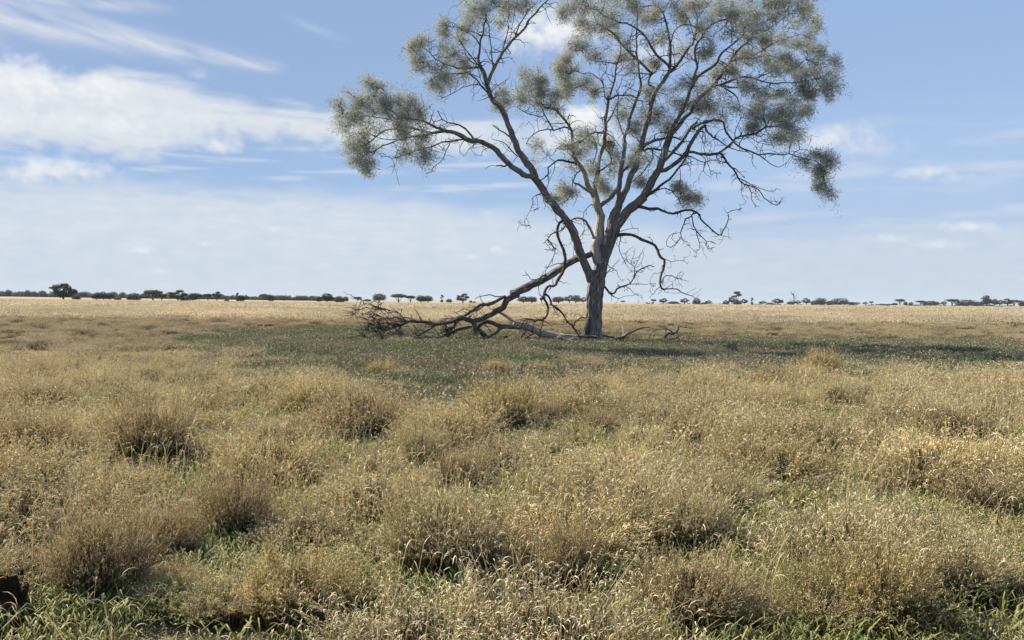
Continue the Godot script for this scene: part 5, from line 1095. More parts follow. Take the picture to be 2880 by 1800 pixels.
func far_trees():
	var grey := leafy("far grey foliage", Color(1.7, 1.6, 1.75), Color(0.30, 0.30, 0.22))
	var list := [
		[178, 843, 47, 66, "big", 0, "tallest dark clump-crowned tree near the left end of the horizon"],
		[215, 843, 17, 22, "bush", 1, "grey-green bush at the right foot of the tallest horizon tree"],
		[272, 845, 22, 26, "dome", 0, "first of three close dark trees right of the tallest horizon tree"],
		[291, 845, 23, 24, "dome", 0, "middle of three close dark trees right of the tallest horizon tree"],
		[310, 845, 21, 24, "dome", 0, "last of three close dark trees right of the tallest horizon tree"],
		[331, 845, 12, 22, "bush", 1, "low brownish bush beside three close dark trees on the horizon"],
		[377, 845, 19, 36, "low_dome", 0, "wide dark low tree between a brownish bush and an umbrella tree"],
		[430, 847, 32, 44, "umbrella", 1, "grey umbrella-shaped tree with bare trunk, tallest umbrella at the left"],
		[455, 847, 21, 26, "umbrella", 0, "small dark umbrella tree touching the tall grey umbrella tree's right side"],
		[500, 848, 34, 48, "loose", 1, "ragged open grey tree with two crown tips at the left"],
		[520, 848, 20, 26, "bush", 1, "grey bush at the right foot of the ragged two-tipped tree"],
		[542, 848, 24, 28, "dome", 0, "compact dark tree right of the ragged two-tipped tree"],
		[560, 847, 20, 16, "umbrella", 0, "narrow dark tree against the right side of the compact dark tree"],
		[585, 846, 20, 24, "umbrella", 0, "flat-topped dark tree left of a wispy open tree"],
		[610, 847, 28, 28, "loose", 1, "wispy open grey tree with flat scraps of crown"],
		[638, 849, 8, 14, "bush", 0, "tiny dark round bush alone in the straw before the woodland"],
		[668, 850, 27, 9, "tall", 0, "thin tall tree with small crown against a broad dark tree"],
		[678, 850, 20, 22, "dome", 0, "broad dark tree close right of the thin tall tree"],
		[742, 845, 19, 20, "umbrella", 1, "grey open umbrella tree just left of a dark round tree on one stem"],
		[761, 850, 21, 23, "dome", 0, "dark round tree on a single stem before the woodland"],
		[798, 850, 14, 12, "umbrella", 0, "little dark tree alone between the round tree and a lone pine-like tree"],
		[878, 846, 15, 16, "dome", 0, "small dark tree at the woodland's right end"],
		[896, 851, 17, 15, "dome", 0, "slim-stemmed dark tree just left of the biggest round tree"],
		[920, 852, 28, 30, "dome", 0, "biggest round dark tree near the woodland's right end"],
		[955, 852, 17, 26, "low_dome", 0, "low wide dark tree right of the biggest round tree"],
		[973, 850, 17, 14, "dome", 0, "small dark rounded tree next to the low wide dark tree"],
		[1006, 847, 13, 20, "umbrella", 1, "small grey flat tree above the brush of the torn limb's left end"],
		[1033, 848, 8, 22, "bush", 0, "low dark oval bush between flat tree and thick round tree"],
		[1067, 850, 26, 36, "dome", 1, "thick grey round tree above the brush of the torn limb"],
		[1121, 852, 26, 38, "umbrella", 1, "grey domed tree with several bare stems above the torn limb"],
		[1154, 852, 21, 26, "umbrella", 0, "dark tree just right of the many-stemmed domed tree"],
		[1184, 852, 22, 28, "dome", 0, "left of two joined dark trees above the torn limb"],
		[1204, 852, 22, 24, "dome", 0, "right of two joined dark trees above the torn limb"],
		[1243, 851, 22, 10, "tall", 1, "thin sparse tree with tufts, left of a grey bushy tree"],
		[1263, 851, 12, 16, "bush", 0, "small bush right of the thin sparse tufted tree"],
		[1302, 853, 29, 36, "loose", 1, "tall grey bushy tree framed by the slope of the torn limb"],
		[1324, 852, 8, 9, "bush", 0, "tiny bush right of the tall grey bushy tree"],
		[1334, 852, 5, 8, "bush", 0, "smallest speck of bush under the torn limb's slope"],
		[1472, 853, 21, 30, "dome", 0, "dark rounded tree under the middle of the torn limb"],
		[1496, 853, 20, 28, "dome", 0, "dark rounded tree with flat base, right one of the pair under the torn limb"],
		[1571, 853, 20, 36, "dome", 0, "dark broad tree right behind the hanging broken branch"],
		[1601, 853, 24, 26, "loose", 1, "grey open tree left of the trunk"],
		[1619, 853, 25, 26, "dome", 1, "grey rounded tree next left of the trunk"],
		[1640, 853, 18, 22, "loose", 1, "ragged grey tree half hidden by the trunk"],
		[1752, 854, 9, 12, "umbrella", 0, "lone small dark tree right of the trunk under the dead boughs"],
		[1795, 854, 14, 9, "dead", 1, "bare dead sapling right of the lone small tree"],
		[1838, 855, 14, 16, "umbrella", 1, "small grey umbrella tree below the dead boughs' right end"],
		[1866, 855, 17, 22, "loose", 0, "open tree with lifted crown right of the small grey umbrella tree"],
		[1893, 855, 9, 30, "bush", 0, "low dark strip of bush below the dead boughs"],
		[1925, 855, 17, 24, "loose", 1, "pale ragged tree left of a black round bush"],
		[1959, 856, 19, 20, "low_dome", 0, "near-black round bush with one twig crown"],
		[1992, 856, 12, 20, "loose", 1, "thin wispy shrub right of the near-black round bush"],
		[2043, 856, 12, 18, "loose", 0, "ragged low shrub left of the tall sparse tree"],
		[2058, 856, 25, 16, "loose", 1, "grey tree at the left foot of the tall sparse tree"],
		[2072, 856, 37, 26, "tall", 1, "tall sparse tree with crown high on a leaning stem"],
		[2074, 856.5, 11, 26, "bush", 0, "dark bush under the tall sparse tree"],
		[2093, 856, 16, 18, "loose", 0, "dark ragged shrub right of the tall sparse tree"],
		[2115, 856, 19, 9, "tall", 1, "thin upright wisp of a tree right of the ragged shrub"],
		[2145, 856, 10, 22, "loose", 0, "low open shrub in a gap of the right horizon"],
		[2166, 856, 6, 18, "bush", 0, "flat low shrub before the dark open-crowned tree"],
		[2188, 856, 17, 32, "loose", 0, "dark open-crowned spreading tree left of the tall dead tree"],
		[2232, 856.5, 38, 26, "dead", 1, "tall bare dead tree on the right horizon"],
		[2224, 856, 11, 20, "bush", 1, "grey shrub at the foot of the tall dead tree"],
		[2243, 856, 12, 22, "loose", 0, "dark shrub just right of the tall dead tree"],
		[2268, 857, 19, 24, "loose", 0, "tufted tree between the dead tree and the large dark thicket"],
		[2290, 857, 13, 18, "bush", 0, "dark bush on the left edge of the large dark thicket"],
		[2308, 857, 21, 34, "low_dome", 0, "large dark thicket-like tree on the right horizon"],
		[2333, 857, 13, 18, "bush", 1, "greyer bush between two large dark trees"],
		[2362, 857, 20, 46, "low_dome", 0, "large dark dome-shaped tree right of the greyer bush"],
		[2396, 857, 10, 18, "bush", 0, "small dark bush right of the large dark dome"],
		[2410, 857, 9, 18, "loose", 1, "low grey scrub right of the small dark bush"],
		[2434, 857, 10, 13, "loose", 1, "left of two small leaning trees on the right horizon"],
		[2451, 857, 11, 14, "umbrella", 1, "right of two small leaning trees on the right horizon"],
		[2479, 857, 5, 15, "bush", 1, "faint low grey bush after two small leaning trees"],
		[2503, 857, 5, 20, "bush", 1, "faint flat bush left of a spreading umbrella tree"],
		[2531, 858, 18, 28, "umbrella", 1, "spreading flat umbrella tree with slanting stem at the right"],
		[2517, 858, 8, 16, "bush", 0, "dark clump at the left foot of the spreading umbrella tree"],
		[2547, 858, 12, 11, "bush", 0, "dark upright bush right of the spreading umbrella tree"],
		[2562, 858, 10, 14, "loose", 1, "thin grey scrub right of the dark upright bush"],
		[2590, 858.5, 14, 28, "umbrella", 0, "dark arched tree left of a spiky dark thicket"],
		[2619, 858.5, 15, 40, "bush", 0, "spiky dark thicket on the right horizon"],
		[2654, 859, 13, 18, "loose", 1, "grey see-through tree right of the spiky thicket"],
		[2678, 859, 19, 38, "umbrella", 0, "wide dark umbrella tree left of the biggest dark dome at the right"],
		[2717, 859, 18, 50, "low_dome", 0, "biggest dark dome-shaped tree near the right end"],
		[2753, 859, 14, 28, "bush", 0, "dark low bush between the biggest dome and a two-tiered tree"],
		[2774, 860, 30, 34, "big", 1, "two-tiered brownish tree, tallest near the right end"],
		[2797, 859, 21, 15, "dome", 0, "small dark tree touching the two-tiered tree's right side"],
		[2812, 859, 18, 18, "loose", 1, "pale open tree right of the two-tiered tree"],
		[2834, 859.5, 22, 30, "loose", 1, "pale wide tree with flat crown near the right edge"],
		[2852, 860, 18, 30, "umbrella", 1, "grey umbrella tree second from the right edge"],
		[2876, 860.5, 17, 26, "low_dome", 0, "dark tree cut by the right edge"]]
	for k in SHAPES.keys():
		far_mesh[k] = []
		for s in 2:
			far_mesh[k].append([crown_mesh(k, s * 17 + k.hash() % 100, 1400, 0.047) if k != "dead" else null, stem_mesh(k, s)])
	var count := 0
	for t in list:
		var p := far_spot(t[0], t[1])
		var d := -p.z
		var h: float = t[2] * d / FOCAL; var w: float = t[3] * 1.15 * d / FOCAL
		var o := thing("distant_bush" if t[4] == "bush" else ("dead_tree" if t[4] == "dead" else "distant_tree"), t[6], "bush" if t[4] == "bush" else "tree", p, "trees along the horizon")
		var pair: Array = far_mesh[t[4]][count % 2]
		count += 1
		var turn := Basis(Vector3.UP, (0.35 if count % 3 else -0.3) + (PI if count % 4 == 1 and t[4] != "big" else 0.0)).scaled_local(Vector3(w, h, w))
		var s := MeshInstance3D.new(); s.name = "trunk"; s.mesh = pair[1]; s.basis = turn; o.add_child(s, true)
		if pair[0]:
			var cr := MeshInstance3D.new(); cr.name = "crown"; cr.mesh = pair[0]; cr.basis = turn
			if t[5] == 1: cr.material_override = grey
			o.add_child(cr, true)
		if t[4] == "dead": s.name = "dead_stem"
	# low scrub running between the single trees at the right
	var dice0 := RandomNumberGenerator.new(); dice0.seed = 18
	var low: Array[Transform3D] = []
	var qx := 1820.0
	while qx < 3300.0:
		var r := ray(qx, 850.0)
		var d := dice0.randf_range(820.0, 1150.0)
		var p := Vector3(r.x * d, 0, r.z * d); p.y = land(p.x, p.z) - 0.2
		var hp := dice0.randf_range(2.0, 6.5) * (0.7 + 0.5 * nz2.get_noise_1d(qx * 0.02))
		if hp > 2.0: low.append(Transform3D(Basis(Vector3.UP, dice0.randf() * TAU).scaled_local(Vector3(dice0.randf_range(8.0, 18.0), hp, 10.0) * d / FOCAL), p))
		qx += dice0.randf_range(3.0, 14.0)
	var ms := MultiMesh.new(); ms.transform_format = MultiMesh.TRANSFORM_3D; ms.mesh = far_mesh["bush"][0][0]; ms.instance_count = low.size()
	for k in low.size(): ms.set_instance_transform(k, low[k])
	var scrub := MultiMeshInstance3D.new(); scrub.name = "distant_scrub"; scrub.multimesh = ms; add_child(scrub, true)
	tag(scrub, "broken line of low scrub along the right horizon", "scrub", "", "stuff")
	# the wood that closes the plain at the left
	var dice := RandomNumberGenerator.new(); dice.seed = 8
	var spots: Array[Transform3D] = []
	var px := -500.0
	while px < 965.0:
		var r := ray(px, 850.0)
		var d := dice.randf_range(960.0, 1180.0)
		var p := Vector3(r.x * d, 0, r.z * d); p.y = land(p.x, p.z) - 0.4
		var hp := lerpf(17.0, 12.0, clampf(px / 960.0, 0.0, 1.0)) * (1.0 + 0.30 * nz2.get_noise_1d(px * 0.03) + dice.randf_range(-0.25, 0.25))
		var wp := dice.randf_range(12.0, 24.0)
		spots.append(Transform3D(Basis(Vector3.UP, dice.randf() * TAU).scaled_local(Vector3(wp, hp, wp) * d / FOCAL), p))
		px += dice.randf_range(1.8, 5.0)
	var mm := MultiMesh.new(); mm.transform_format = MultiMesh.TRANSFORM_3D; mm.mesh = far_mesh["low_dome"][0][0]; mm.instance_count = spots.size()
	for k in spots.size(): mm.set_instance_transform(k, spots[k])
	var wood := MultiMeshInstance3D.new(); wood.name = "distant_woodland"; wood.multimesh = mm; add_child(wood, true)
	tag(wood, "dark unbroken band of woodland along the left horizon", "woodland", "", "stuff")

# ================================================================= grass
class Blades:
	var v := PackedVector3Array(); var n := PackedVector3Array(); var c := PackedColorArray(); var idx := PackedInt32Array()

func ribbon(b: Blades, pts: Array, side: Vector3, widths: Array, cols: Array):
	var s := b.v.size()
	var k := pts.size()
	for i in k:
		var dir: Vector3 = (pts[mini(i + 1, k - 1)] - pts[maxi(i - 1, 0)]).normalized()
		var f := side.cross(dir).normalized()
		b.v.append(pts[i] - side * widths[i]); b.v.append(pts[i] + side * widths[i])
		b.n.append(f); b.n.append(f); b.c.append(cols[i]); b.c.append(cols[i])
	for i in range(k - 1):
		var q := s + i * 2
		b.idx.append_array([q, q + 1, q + 2, q + 1, q + 3, q + 2])

func curl(b: Blades, p: Vector3, dir: Vector3, length: float, width: float, col: Color, dice: RandomNumberGenerator, steps := 3):
	# a drying leaf or seed head that bends over in an arc
	var out := Vector3(dir.x, 0, dir.z)
	if out.length() < 0.1: out = Vector3(dice.randfn(0, 1), 0, dice.randfn(0, 1))
	out = out.normalized()
	var side := out.cross(Vector3.UP).rotated(out, dice.randf_range(-1.2, 1.2)).normalized()
	var pts := [p]; var w := [width * 0.45]; var cols := [col * 0.85]
	var ang := dice.randf_range(0.5, 1.3); var turn := dice.randf_range(-0.9, -0.2)
	var q := p
	for k in steps:
		q += (out * cos(ang) + Vector3.UP * sin(ang)) * length / steps
		ang += turn
		pts.append(q); w.append(width * (1.0 - 0.8 * float(k) / (steps - 1)) if k else width); cols.append(col)
	ribbon(b, pts, side, w, cols)

func straw_tone(dice: RandomNumberGenerator) -> Color:
	var t := dice.randf_range(0.72, 1.18)
	var warm := dice.randf_range(-0.06, 0.06)
	return Color((0.725 + warm) * t, 0.640 * t, (0.408 - warm) * t)

# a domed tussock half a metre in radius: stalks from a narrow foot, arching out, tipped and hung with pale curls
func tussock_mesh(seed_: int, stalks: int, radius: float, height: float, m: Material, coarse := 1.0, steps := 3, flecks := 3) -> ArrayMesh:
	var dice := RandomNumberGenerator.new(); dice.seed = seed_
	var b := Blades.new()
	for k in stalks:
		var a := dice.randf() * TAU
		var el := asin(lerpf(0.22, 1.0, pow(dice.randf(), 0.85)))
		var lump := 1.0 + 0.34 * nz2.get_noise_2d(cos(a) * 1.5 + seed_ * 3.0, sin(a) * 1.5 + el) + 0.24 * nz2.get_noise_2d(cos(a) * cos(el) * 4.2 + seed_ * 5.0, sin(a) * cos(el) * 4.2)
		var reach := dice.randf_range(0.60, 1.10) * lump
		var flat := pow(cos(el), 0.75) * radius * reach
		var tip := Vector3(cos(a) * flat, pow(sin(el), 0.7) * height * reach, sin(a) * flat)
		var foot := Vector3(cos(a), 0, sin(a)) * radius * 0.62 * sqrt(dice.randf()) + Vector3(dice.randfn(0, 0.02), -0.02, dice.randfn(0, 0.02))
		var mid := foot.lerp(tip, 0.5) + Vector3.UP * height * 0.16 + Vector3(dice.randfn(0, 0.02), 0, dice.randfn(0, 0.02))
		var dir := (tip - mid).normalized()
		var side := dir.cross(Vector3(dice.randfn(0, 1), dice.randfn(0, 1), dice.randfn(0, 1))).normalized()
		var tone := dice.randf_range(0.75, 1.2)
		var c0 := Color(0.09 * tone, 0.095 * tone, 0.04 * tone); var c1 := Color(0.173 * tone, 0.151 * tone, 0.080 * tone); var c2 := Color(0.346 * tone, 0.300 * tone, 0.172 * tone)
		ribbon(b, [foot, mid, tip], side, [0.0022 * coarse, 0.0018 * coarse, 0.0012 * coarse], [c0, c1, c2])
		curl(b, tip, Vector3(dice.randfn(0, 1), 0, dice.randfn(0, 1)) + dir * 0.6, dice.randf_range(0.018, 0.042) * sqrt(coarse), 0.0022 * coarse, straw_tone(dice), dice, steps)
		for f in flecks:
			var t := dice.randf_range(0.45, 1.0)
			var p := foot.lerp(mid, t * 2.0) if t < 0.5 else mid.lerp(tip, t * 2.0 - 1.0)
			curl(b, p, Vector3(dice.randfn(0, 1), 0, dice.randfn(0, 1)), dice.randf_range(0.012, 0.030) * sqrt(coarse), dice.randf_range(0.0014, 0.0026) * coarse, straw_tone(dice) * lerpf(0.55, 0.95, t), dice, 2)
	# old dark thatch packed inside
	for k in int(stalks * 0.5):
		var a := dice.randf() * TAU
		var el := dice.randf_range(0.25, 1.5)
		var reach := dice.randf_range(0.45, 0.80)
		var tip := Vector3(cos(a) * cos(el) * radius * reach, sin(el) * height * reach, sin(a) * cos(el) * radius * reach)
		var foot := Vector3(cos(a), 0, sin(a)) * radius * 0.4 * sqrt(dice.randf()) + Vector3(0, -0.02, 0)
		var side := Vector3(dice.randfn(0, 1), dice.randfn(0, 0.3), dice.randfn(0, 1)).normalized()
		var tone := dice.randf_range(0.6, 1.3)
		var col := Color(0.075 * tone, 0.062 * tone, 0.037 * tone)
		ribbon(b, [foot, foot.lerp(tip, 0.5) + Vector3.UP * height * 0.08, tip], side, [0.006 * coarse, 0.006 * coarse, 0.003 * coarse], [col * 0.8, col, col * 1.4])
	return array_mesh(b.v, b.n, b.c, PackedVector2Array(), b.idx, m)

func stalk_mesh(seed_: int) -> ArrayMesh:                     # a loose handful of tall dry stalks with drooping heads
	var dice := RandomNumberGenerator.new(); dice.seed = seed_
	var b := Blades.new()
	for k in 26:
		var a := dice.randf() * TAU
		var foot := Vector3(cos(a), 0, sin(a)) * 0.22 * sqrt(dice.randf())
		var lean := Vector3(dice.randfn(0, 0.22), 0, dice.randfn(0, 0.22))
		var h := dice.randf_range(0.28, 0.50)
		var mid := foot + Vector3(0, h * 0.6, 0) + lean * h * 0.4
		var tip := foot + Vector3(0, h, 0) + lean * h * 1.3
		var side := Vector3(dice.randfn(0, 1), 0, dice.randfn(0, 1)).normalized()
		var tone := dice.randf_range(0.8, 1.2)
		var c := Color(0.46 * tone, 0.385 * tone, 0.22 * tone)
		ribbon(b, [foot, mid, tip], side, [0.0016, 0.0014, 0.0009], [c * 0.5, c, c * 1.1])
		curl(b, tip, lean, dice.randf_range(0.05, 0.10), 0.0024, straw_tone(dice), dice, 4)
		curl(b, mid, Vector3(dice.randfn(0, 1), 0, dice.randfn(0, 1)), dice.randf_range(0.06, 0.14), 0.0018, straw_tone(dice) * 0.85, dice, 4)
	return array_mesh(b.v, b.n, b.c, PackedVector2Array(), b.idx, M.straw)

func green_mesh(seed_: int, blades: int, radius: float, height: float) -> ArrayMesh:
	var dice := RandomNumberGenerator.new(); dice.seed = seed_
	var b := Blades.new()
	for k in blades:
		var a := dice.randf() * TAU
		var foot := Vector3(cos(a), 0, sin(a)) * radius * sqrt(dice.randf())
		var lean := Vector3(dice.randfn(0, 1), 0, dice.randfn(0, 1)).normalized() * dice.randf_range(0.3, 0.9)
		var h := height * dice.randf_range(0.55, 1.15)
		var p1 := foot + Vector3(0, h * 0.6, 0) + lean * h * 0.25
		var p2 := p1 + Vector3(0, h * 0.22, 0) + lean * h * 0.45
		var p3 := p2 + Vector3(0, -h * 0.16, 0) + lean * h * 0.4
		var side := lean.cross(Vector3.UP).normalized()
		var dry := pow(dice.randf(), 1.4)
		var tone := dice.randf_range(0.7, 1.25)
		var col := Color(0.100, 0.142, 0.042).lerp(Color(0.36, 0.32, 0.14), dry) * tone
		var w := dice.randf_range(0.0022, 0.0042)
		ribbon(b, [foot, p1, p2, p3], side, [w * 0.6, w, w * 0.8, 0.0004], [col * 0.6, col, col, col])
	return array_mesh(b.v, b.n, b.c, PackedVector2Array(), b.idx, M.herb)

func herb_mesh(seed_: int, stalks: int, radius: float, height: float) -> ArrayMesh:      # the low dull green growth round the tree
	var dice := RandomNumberGenerator.new(); dice.seed = seed_
	var b := Blades.new()
	for k in stalks:
		var a := dice.randf() * TAU
		var foot := Vector3(cos(a), 0, sin(a)) * radius * sqrt(dice.randf())
		var h := height * dice.randf_range(0.5, 1.2)
		var tip := foot + Vector3(dice.randfn(0, 0.25) * h, h, dice.randfn(0, 0.25) * h)
		var tone := dice.randf_range(0.7, 1.25)
		var col := Color(0.176 * tone, 0.172 * tone, 0.115 * tone)
		var side := Vector3(dice.randfn(0, 1), 0, dice.randfn(0, 1)).normalized()
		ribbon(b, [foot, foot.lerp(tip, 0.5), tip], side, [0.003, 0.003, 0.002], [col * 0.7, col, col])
		for f in 4:
			var p := foot.lerp(tip, dice.randf_range(0.25, 1.0))
			curl(b, p, Vector3(dice.randfn(0, 1), 0, dice.randfn(0, 1)), dice.randf_range(0.025, 0.05), dice.randf_range(0.004, 0.008), col * dice.randf_range(0.8, 1.3), dice, 2)
		if dice.randf() < 0.14:
			curl(b, tip, Vector3(dice.randfn(0, 1), 0, dice.randfn(0, 1)), 0.04, 0.0055, straw_tone(dice), dice, 2)
	return array_mesh(b.v, b.n, b.c, PackedVector2Array(), b.idx, M.herb)

var traced := []

func tussocks():
	var tints := [M.straw, M.straw_b, M.straw_c, M.straw_d]
	var shapes := []
	for k in 6:
		shapes.append(tussock_mesh(100 + k, 1500, 0.5, 0.40, M.straw, 1.0, 3, 6))
	# foot in the photograph, width, height, tint, words
	var list := [
		[397, 1325, 290, 190, 1, "big rounded straw tussock, tallest of those left of centre, dark hollow at its right foot"],
		[480, 1275, 130, 90, 1, "small brown tussock leaning on the right flank of the big rounded one"],
		[567, 1190, 150, 80, 1, "dark brown tussock behind the big rounded one's right shoulder"],
		[246, 1215, 150, 85, 3, "greenish tussock with a bright green foot, left of the big rounded one"],
		[80, 1180, 230, 95, 1, "wide brown tussock against the left edge, shaded below"],
		[400, 1085, 140, 50, 0, "low straw tussock with a dark foot in front of the green patch's left part"],
		[60, 1320, 240, 150, 1, "pinkish straw tussock filling the left edge below the wide brown one"],
		[1000, 1258, 330, 165, 1, "broad tussock with the blackest shaded face, left of the golden mound"],
		[870, 1190, 220, 110, 2, "golden grass shoulder joining the broad black-faced tussock from the left"],
		[746, 1278, 200, 75, 1, "low brown tussock at the left of the broad black-faced one"],
		[1408, 1236, 260, 160, 2, "brightest golden mound standing at the near rim of the green patch"],
		[1535, 1200, 120, 70, 1, "brown tussock with dark hollow on the golden mound's right side"],
		[1071, 1064, 100, 45, 2, "small golden tuft alone in the green patch, left one"],
		[1396, 1060, 80, 42, 2, "small golden tuft alone in the green patch, middle one"],
		[1523, 1057, 70, 32, 0, "smallest straw tuft in the green patch, right of the middle golden tuft"],
		[1043, 1375, 160, 85, 1, "brown rounded tussock in front of the bright green opening"],
		[1185, 1345, 180, 130, 0, "upright tussock right of the bright green opening"],
		[1694, 1240, 140, 80, 1, "brown tussock with a dark cleft, right of the golden mound"],
		[1535, 1312, 120, 75, 3, "greenish-footed tussock in front of the golden mound"],
		[1813, 1290, 190, 85, 0, "straw tussock with a ragged dark foot at the middle right"],
		[1825, 1158, 80, 40, 1, "small brown tuft at the right rim of the green patch"],
		[1290, 1395, 200, 115, 1, "brown tussock below the centre with a dark foot"],
		[2317, 1070, 125, 80, 2, "pale windblown tuft standing up before the tree's long shadow"],
		[2364, 1158, 150, 80, 0, "straw tussock with fallen stems just below the windblown tuft"],
		[2690, 1258, 260, 120, 1, "widest dark-faced tussock at the right"],
		[2507, 1237, 110, 60, 1, "small dark-faced tussock left of the widest dark-faced one"],
		[2297, 1257, 140, 60, 0, "low straw tussock with a dark foot at the right of centre"],
		[2090, 1282, 150, 75, 3, "green-footed tussock at the right of centre"],
		[2602, 1292, 90, 45, 1, "little round tuft in front of the widest dark-faced tussock"],
		[2809, 1122, 150, 50, 0, "low straw tussock by the right edge below the tree's shadow"],
		[2039, 1066, 100, 40, 0, "low straw tuft at the right end of the green patch's near rim"],
		[451, 1605, 210, 165, 1, "dark brown tussock above the near green hollow at the lower left"],
		[235, 1725, 360, 270, 1, "largest near tussock at the lower left, with green herb at its right foot"],
		[651, 1545, 250, 190, 1, "brown tussock with green shade at its right, lower left of centre"],
		[1240, 1650, 420, 240, 0, "broad near tussock at the lower centre with a black hollow to its right"],
		[800, 1850, 430, 190, 2, "sunlit straw bank filling the bottom edge left of centre"],
		[1600, 1672, 190, 180, 1, "purplish-brown near tussock with green weeds at its right foot"],
		[1950, 1570, 280, 170, 0, "rounded near tussock right of the purplish-brown one"],
		[2025, 1470, 160, 130, 1, "dark-sided tussock behind the rounded near one"],
		[1960, 1830, 380, 190, 1, "near straw tussock at the bottom edge right of centre"],
		[2790, 1475, 280, 125, 1, "dark-based tussock at the right edge in the middle foreground"],
		[2440, 1580, 240, 140, 0, "pale straw tussock with a grey hollow at the lower right"],
		[2650, 1600, 280, 140, 0, "pale straw tussock beside the grey-hollowed one, nearer the right edge"],
		[2284, 1750, 240, 140, 3, "dull green-footed tussock at the lower right"],
		[2750, 1720, 340, 180, 0, "broad pale tussock at the lower right edge"],
		[2510, 1840, 380, 230, 2, "sunlit tussock at the bottom edge of the right corner"]]
	for k in list.size():
		var q: Array = list[k]
		var p := on_ground(q[0], q[1])
		var d := -p.z
		# the foot seen is the near rim of the dome
		var r: float = q[2] * 0.5 * d / FOCAL
		var h: float = q[3] * d / FOCAL * 1.08
		p.z -= r * 0.55; p.y = land(p.x, p.z)
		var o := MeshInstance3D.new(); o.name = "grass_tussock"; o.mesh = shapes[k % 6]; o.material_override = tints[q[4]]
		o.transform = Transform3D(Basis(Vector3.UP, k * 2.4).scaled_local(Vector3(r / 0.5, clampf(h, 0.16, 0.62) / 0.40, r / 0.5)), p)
		add_child(o, true)
		tag(o, q[5], "grass tussock", "grass tussocks on the plain")
		traced.append([p.x, p.z, r])

func before_tussock(x: float, z: float) -> bool:              # in the shaded hollow on the near side of one of the big tussocks, or on the soil clods
	for t in traced:
		var ax: float = x - t[0] - 0.12; var bz: float = z - t[1]
		if absf(ax) < t[2] * 0.95 and bz > t[2] * 0.5 and bz < t[2] + 0.55: return true
	return false

func scatter(called: String, label: String, category: String, meshes: Array, spots: Array, tint: bool):
	# spots: [Transform3D, mesh number, Color]; one object of a kind that nobody could count
	var root := Node3D.new(); root.name = called; add_child(root, true)
	tag(root, label, category, "", "stuff")
	for k in meshes.size():
		var mine := spots.filter(func(s): return s[1] == k)
		if mine.is_empty(): continue
		var mm := MultiMesh.new(); mm.transform_format = MultiMesh.TRANSFORM_3D; mm.use_colors = tint
		mm.mesh = meshes[k]; mm.instance_count = mine.size()
		for i in mine.size():
			mm.set_instance_transform(i, mine[i][0])
			if tint: mm.set_instance_color(i, mine[i][2])
		var mi := MultiMeshInstance3D.new(); mi.name = "stalks"; mi.multimesh = mm
		mi.set_meta("kind", "stuff")
		root.add_child(mi, true)

func in_view(x: float, z: float, spare: float) -> bool:
	return z < -1.6 and absf(x) < -z * 0.66 + spare

func grass_tint(x: float, z: float, dice: RandomNumberGenerator) -> Color:
	var w := nz.get_noise_2d(x * 0.5 + 9.0, z * 0.5) ; var u := nz.get_noise_2d(x * 0.9 - 50.0, z * 0.9)
	var t := dice.randf_range(0.88, 1.1) * (1.0 + w * 0.18)
	return Color(t * (1.0 + u * 0.05), t * (0.97 - u * 0.02), t * (0.95 - u * 0.16))

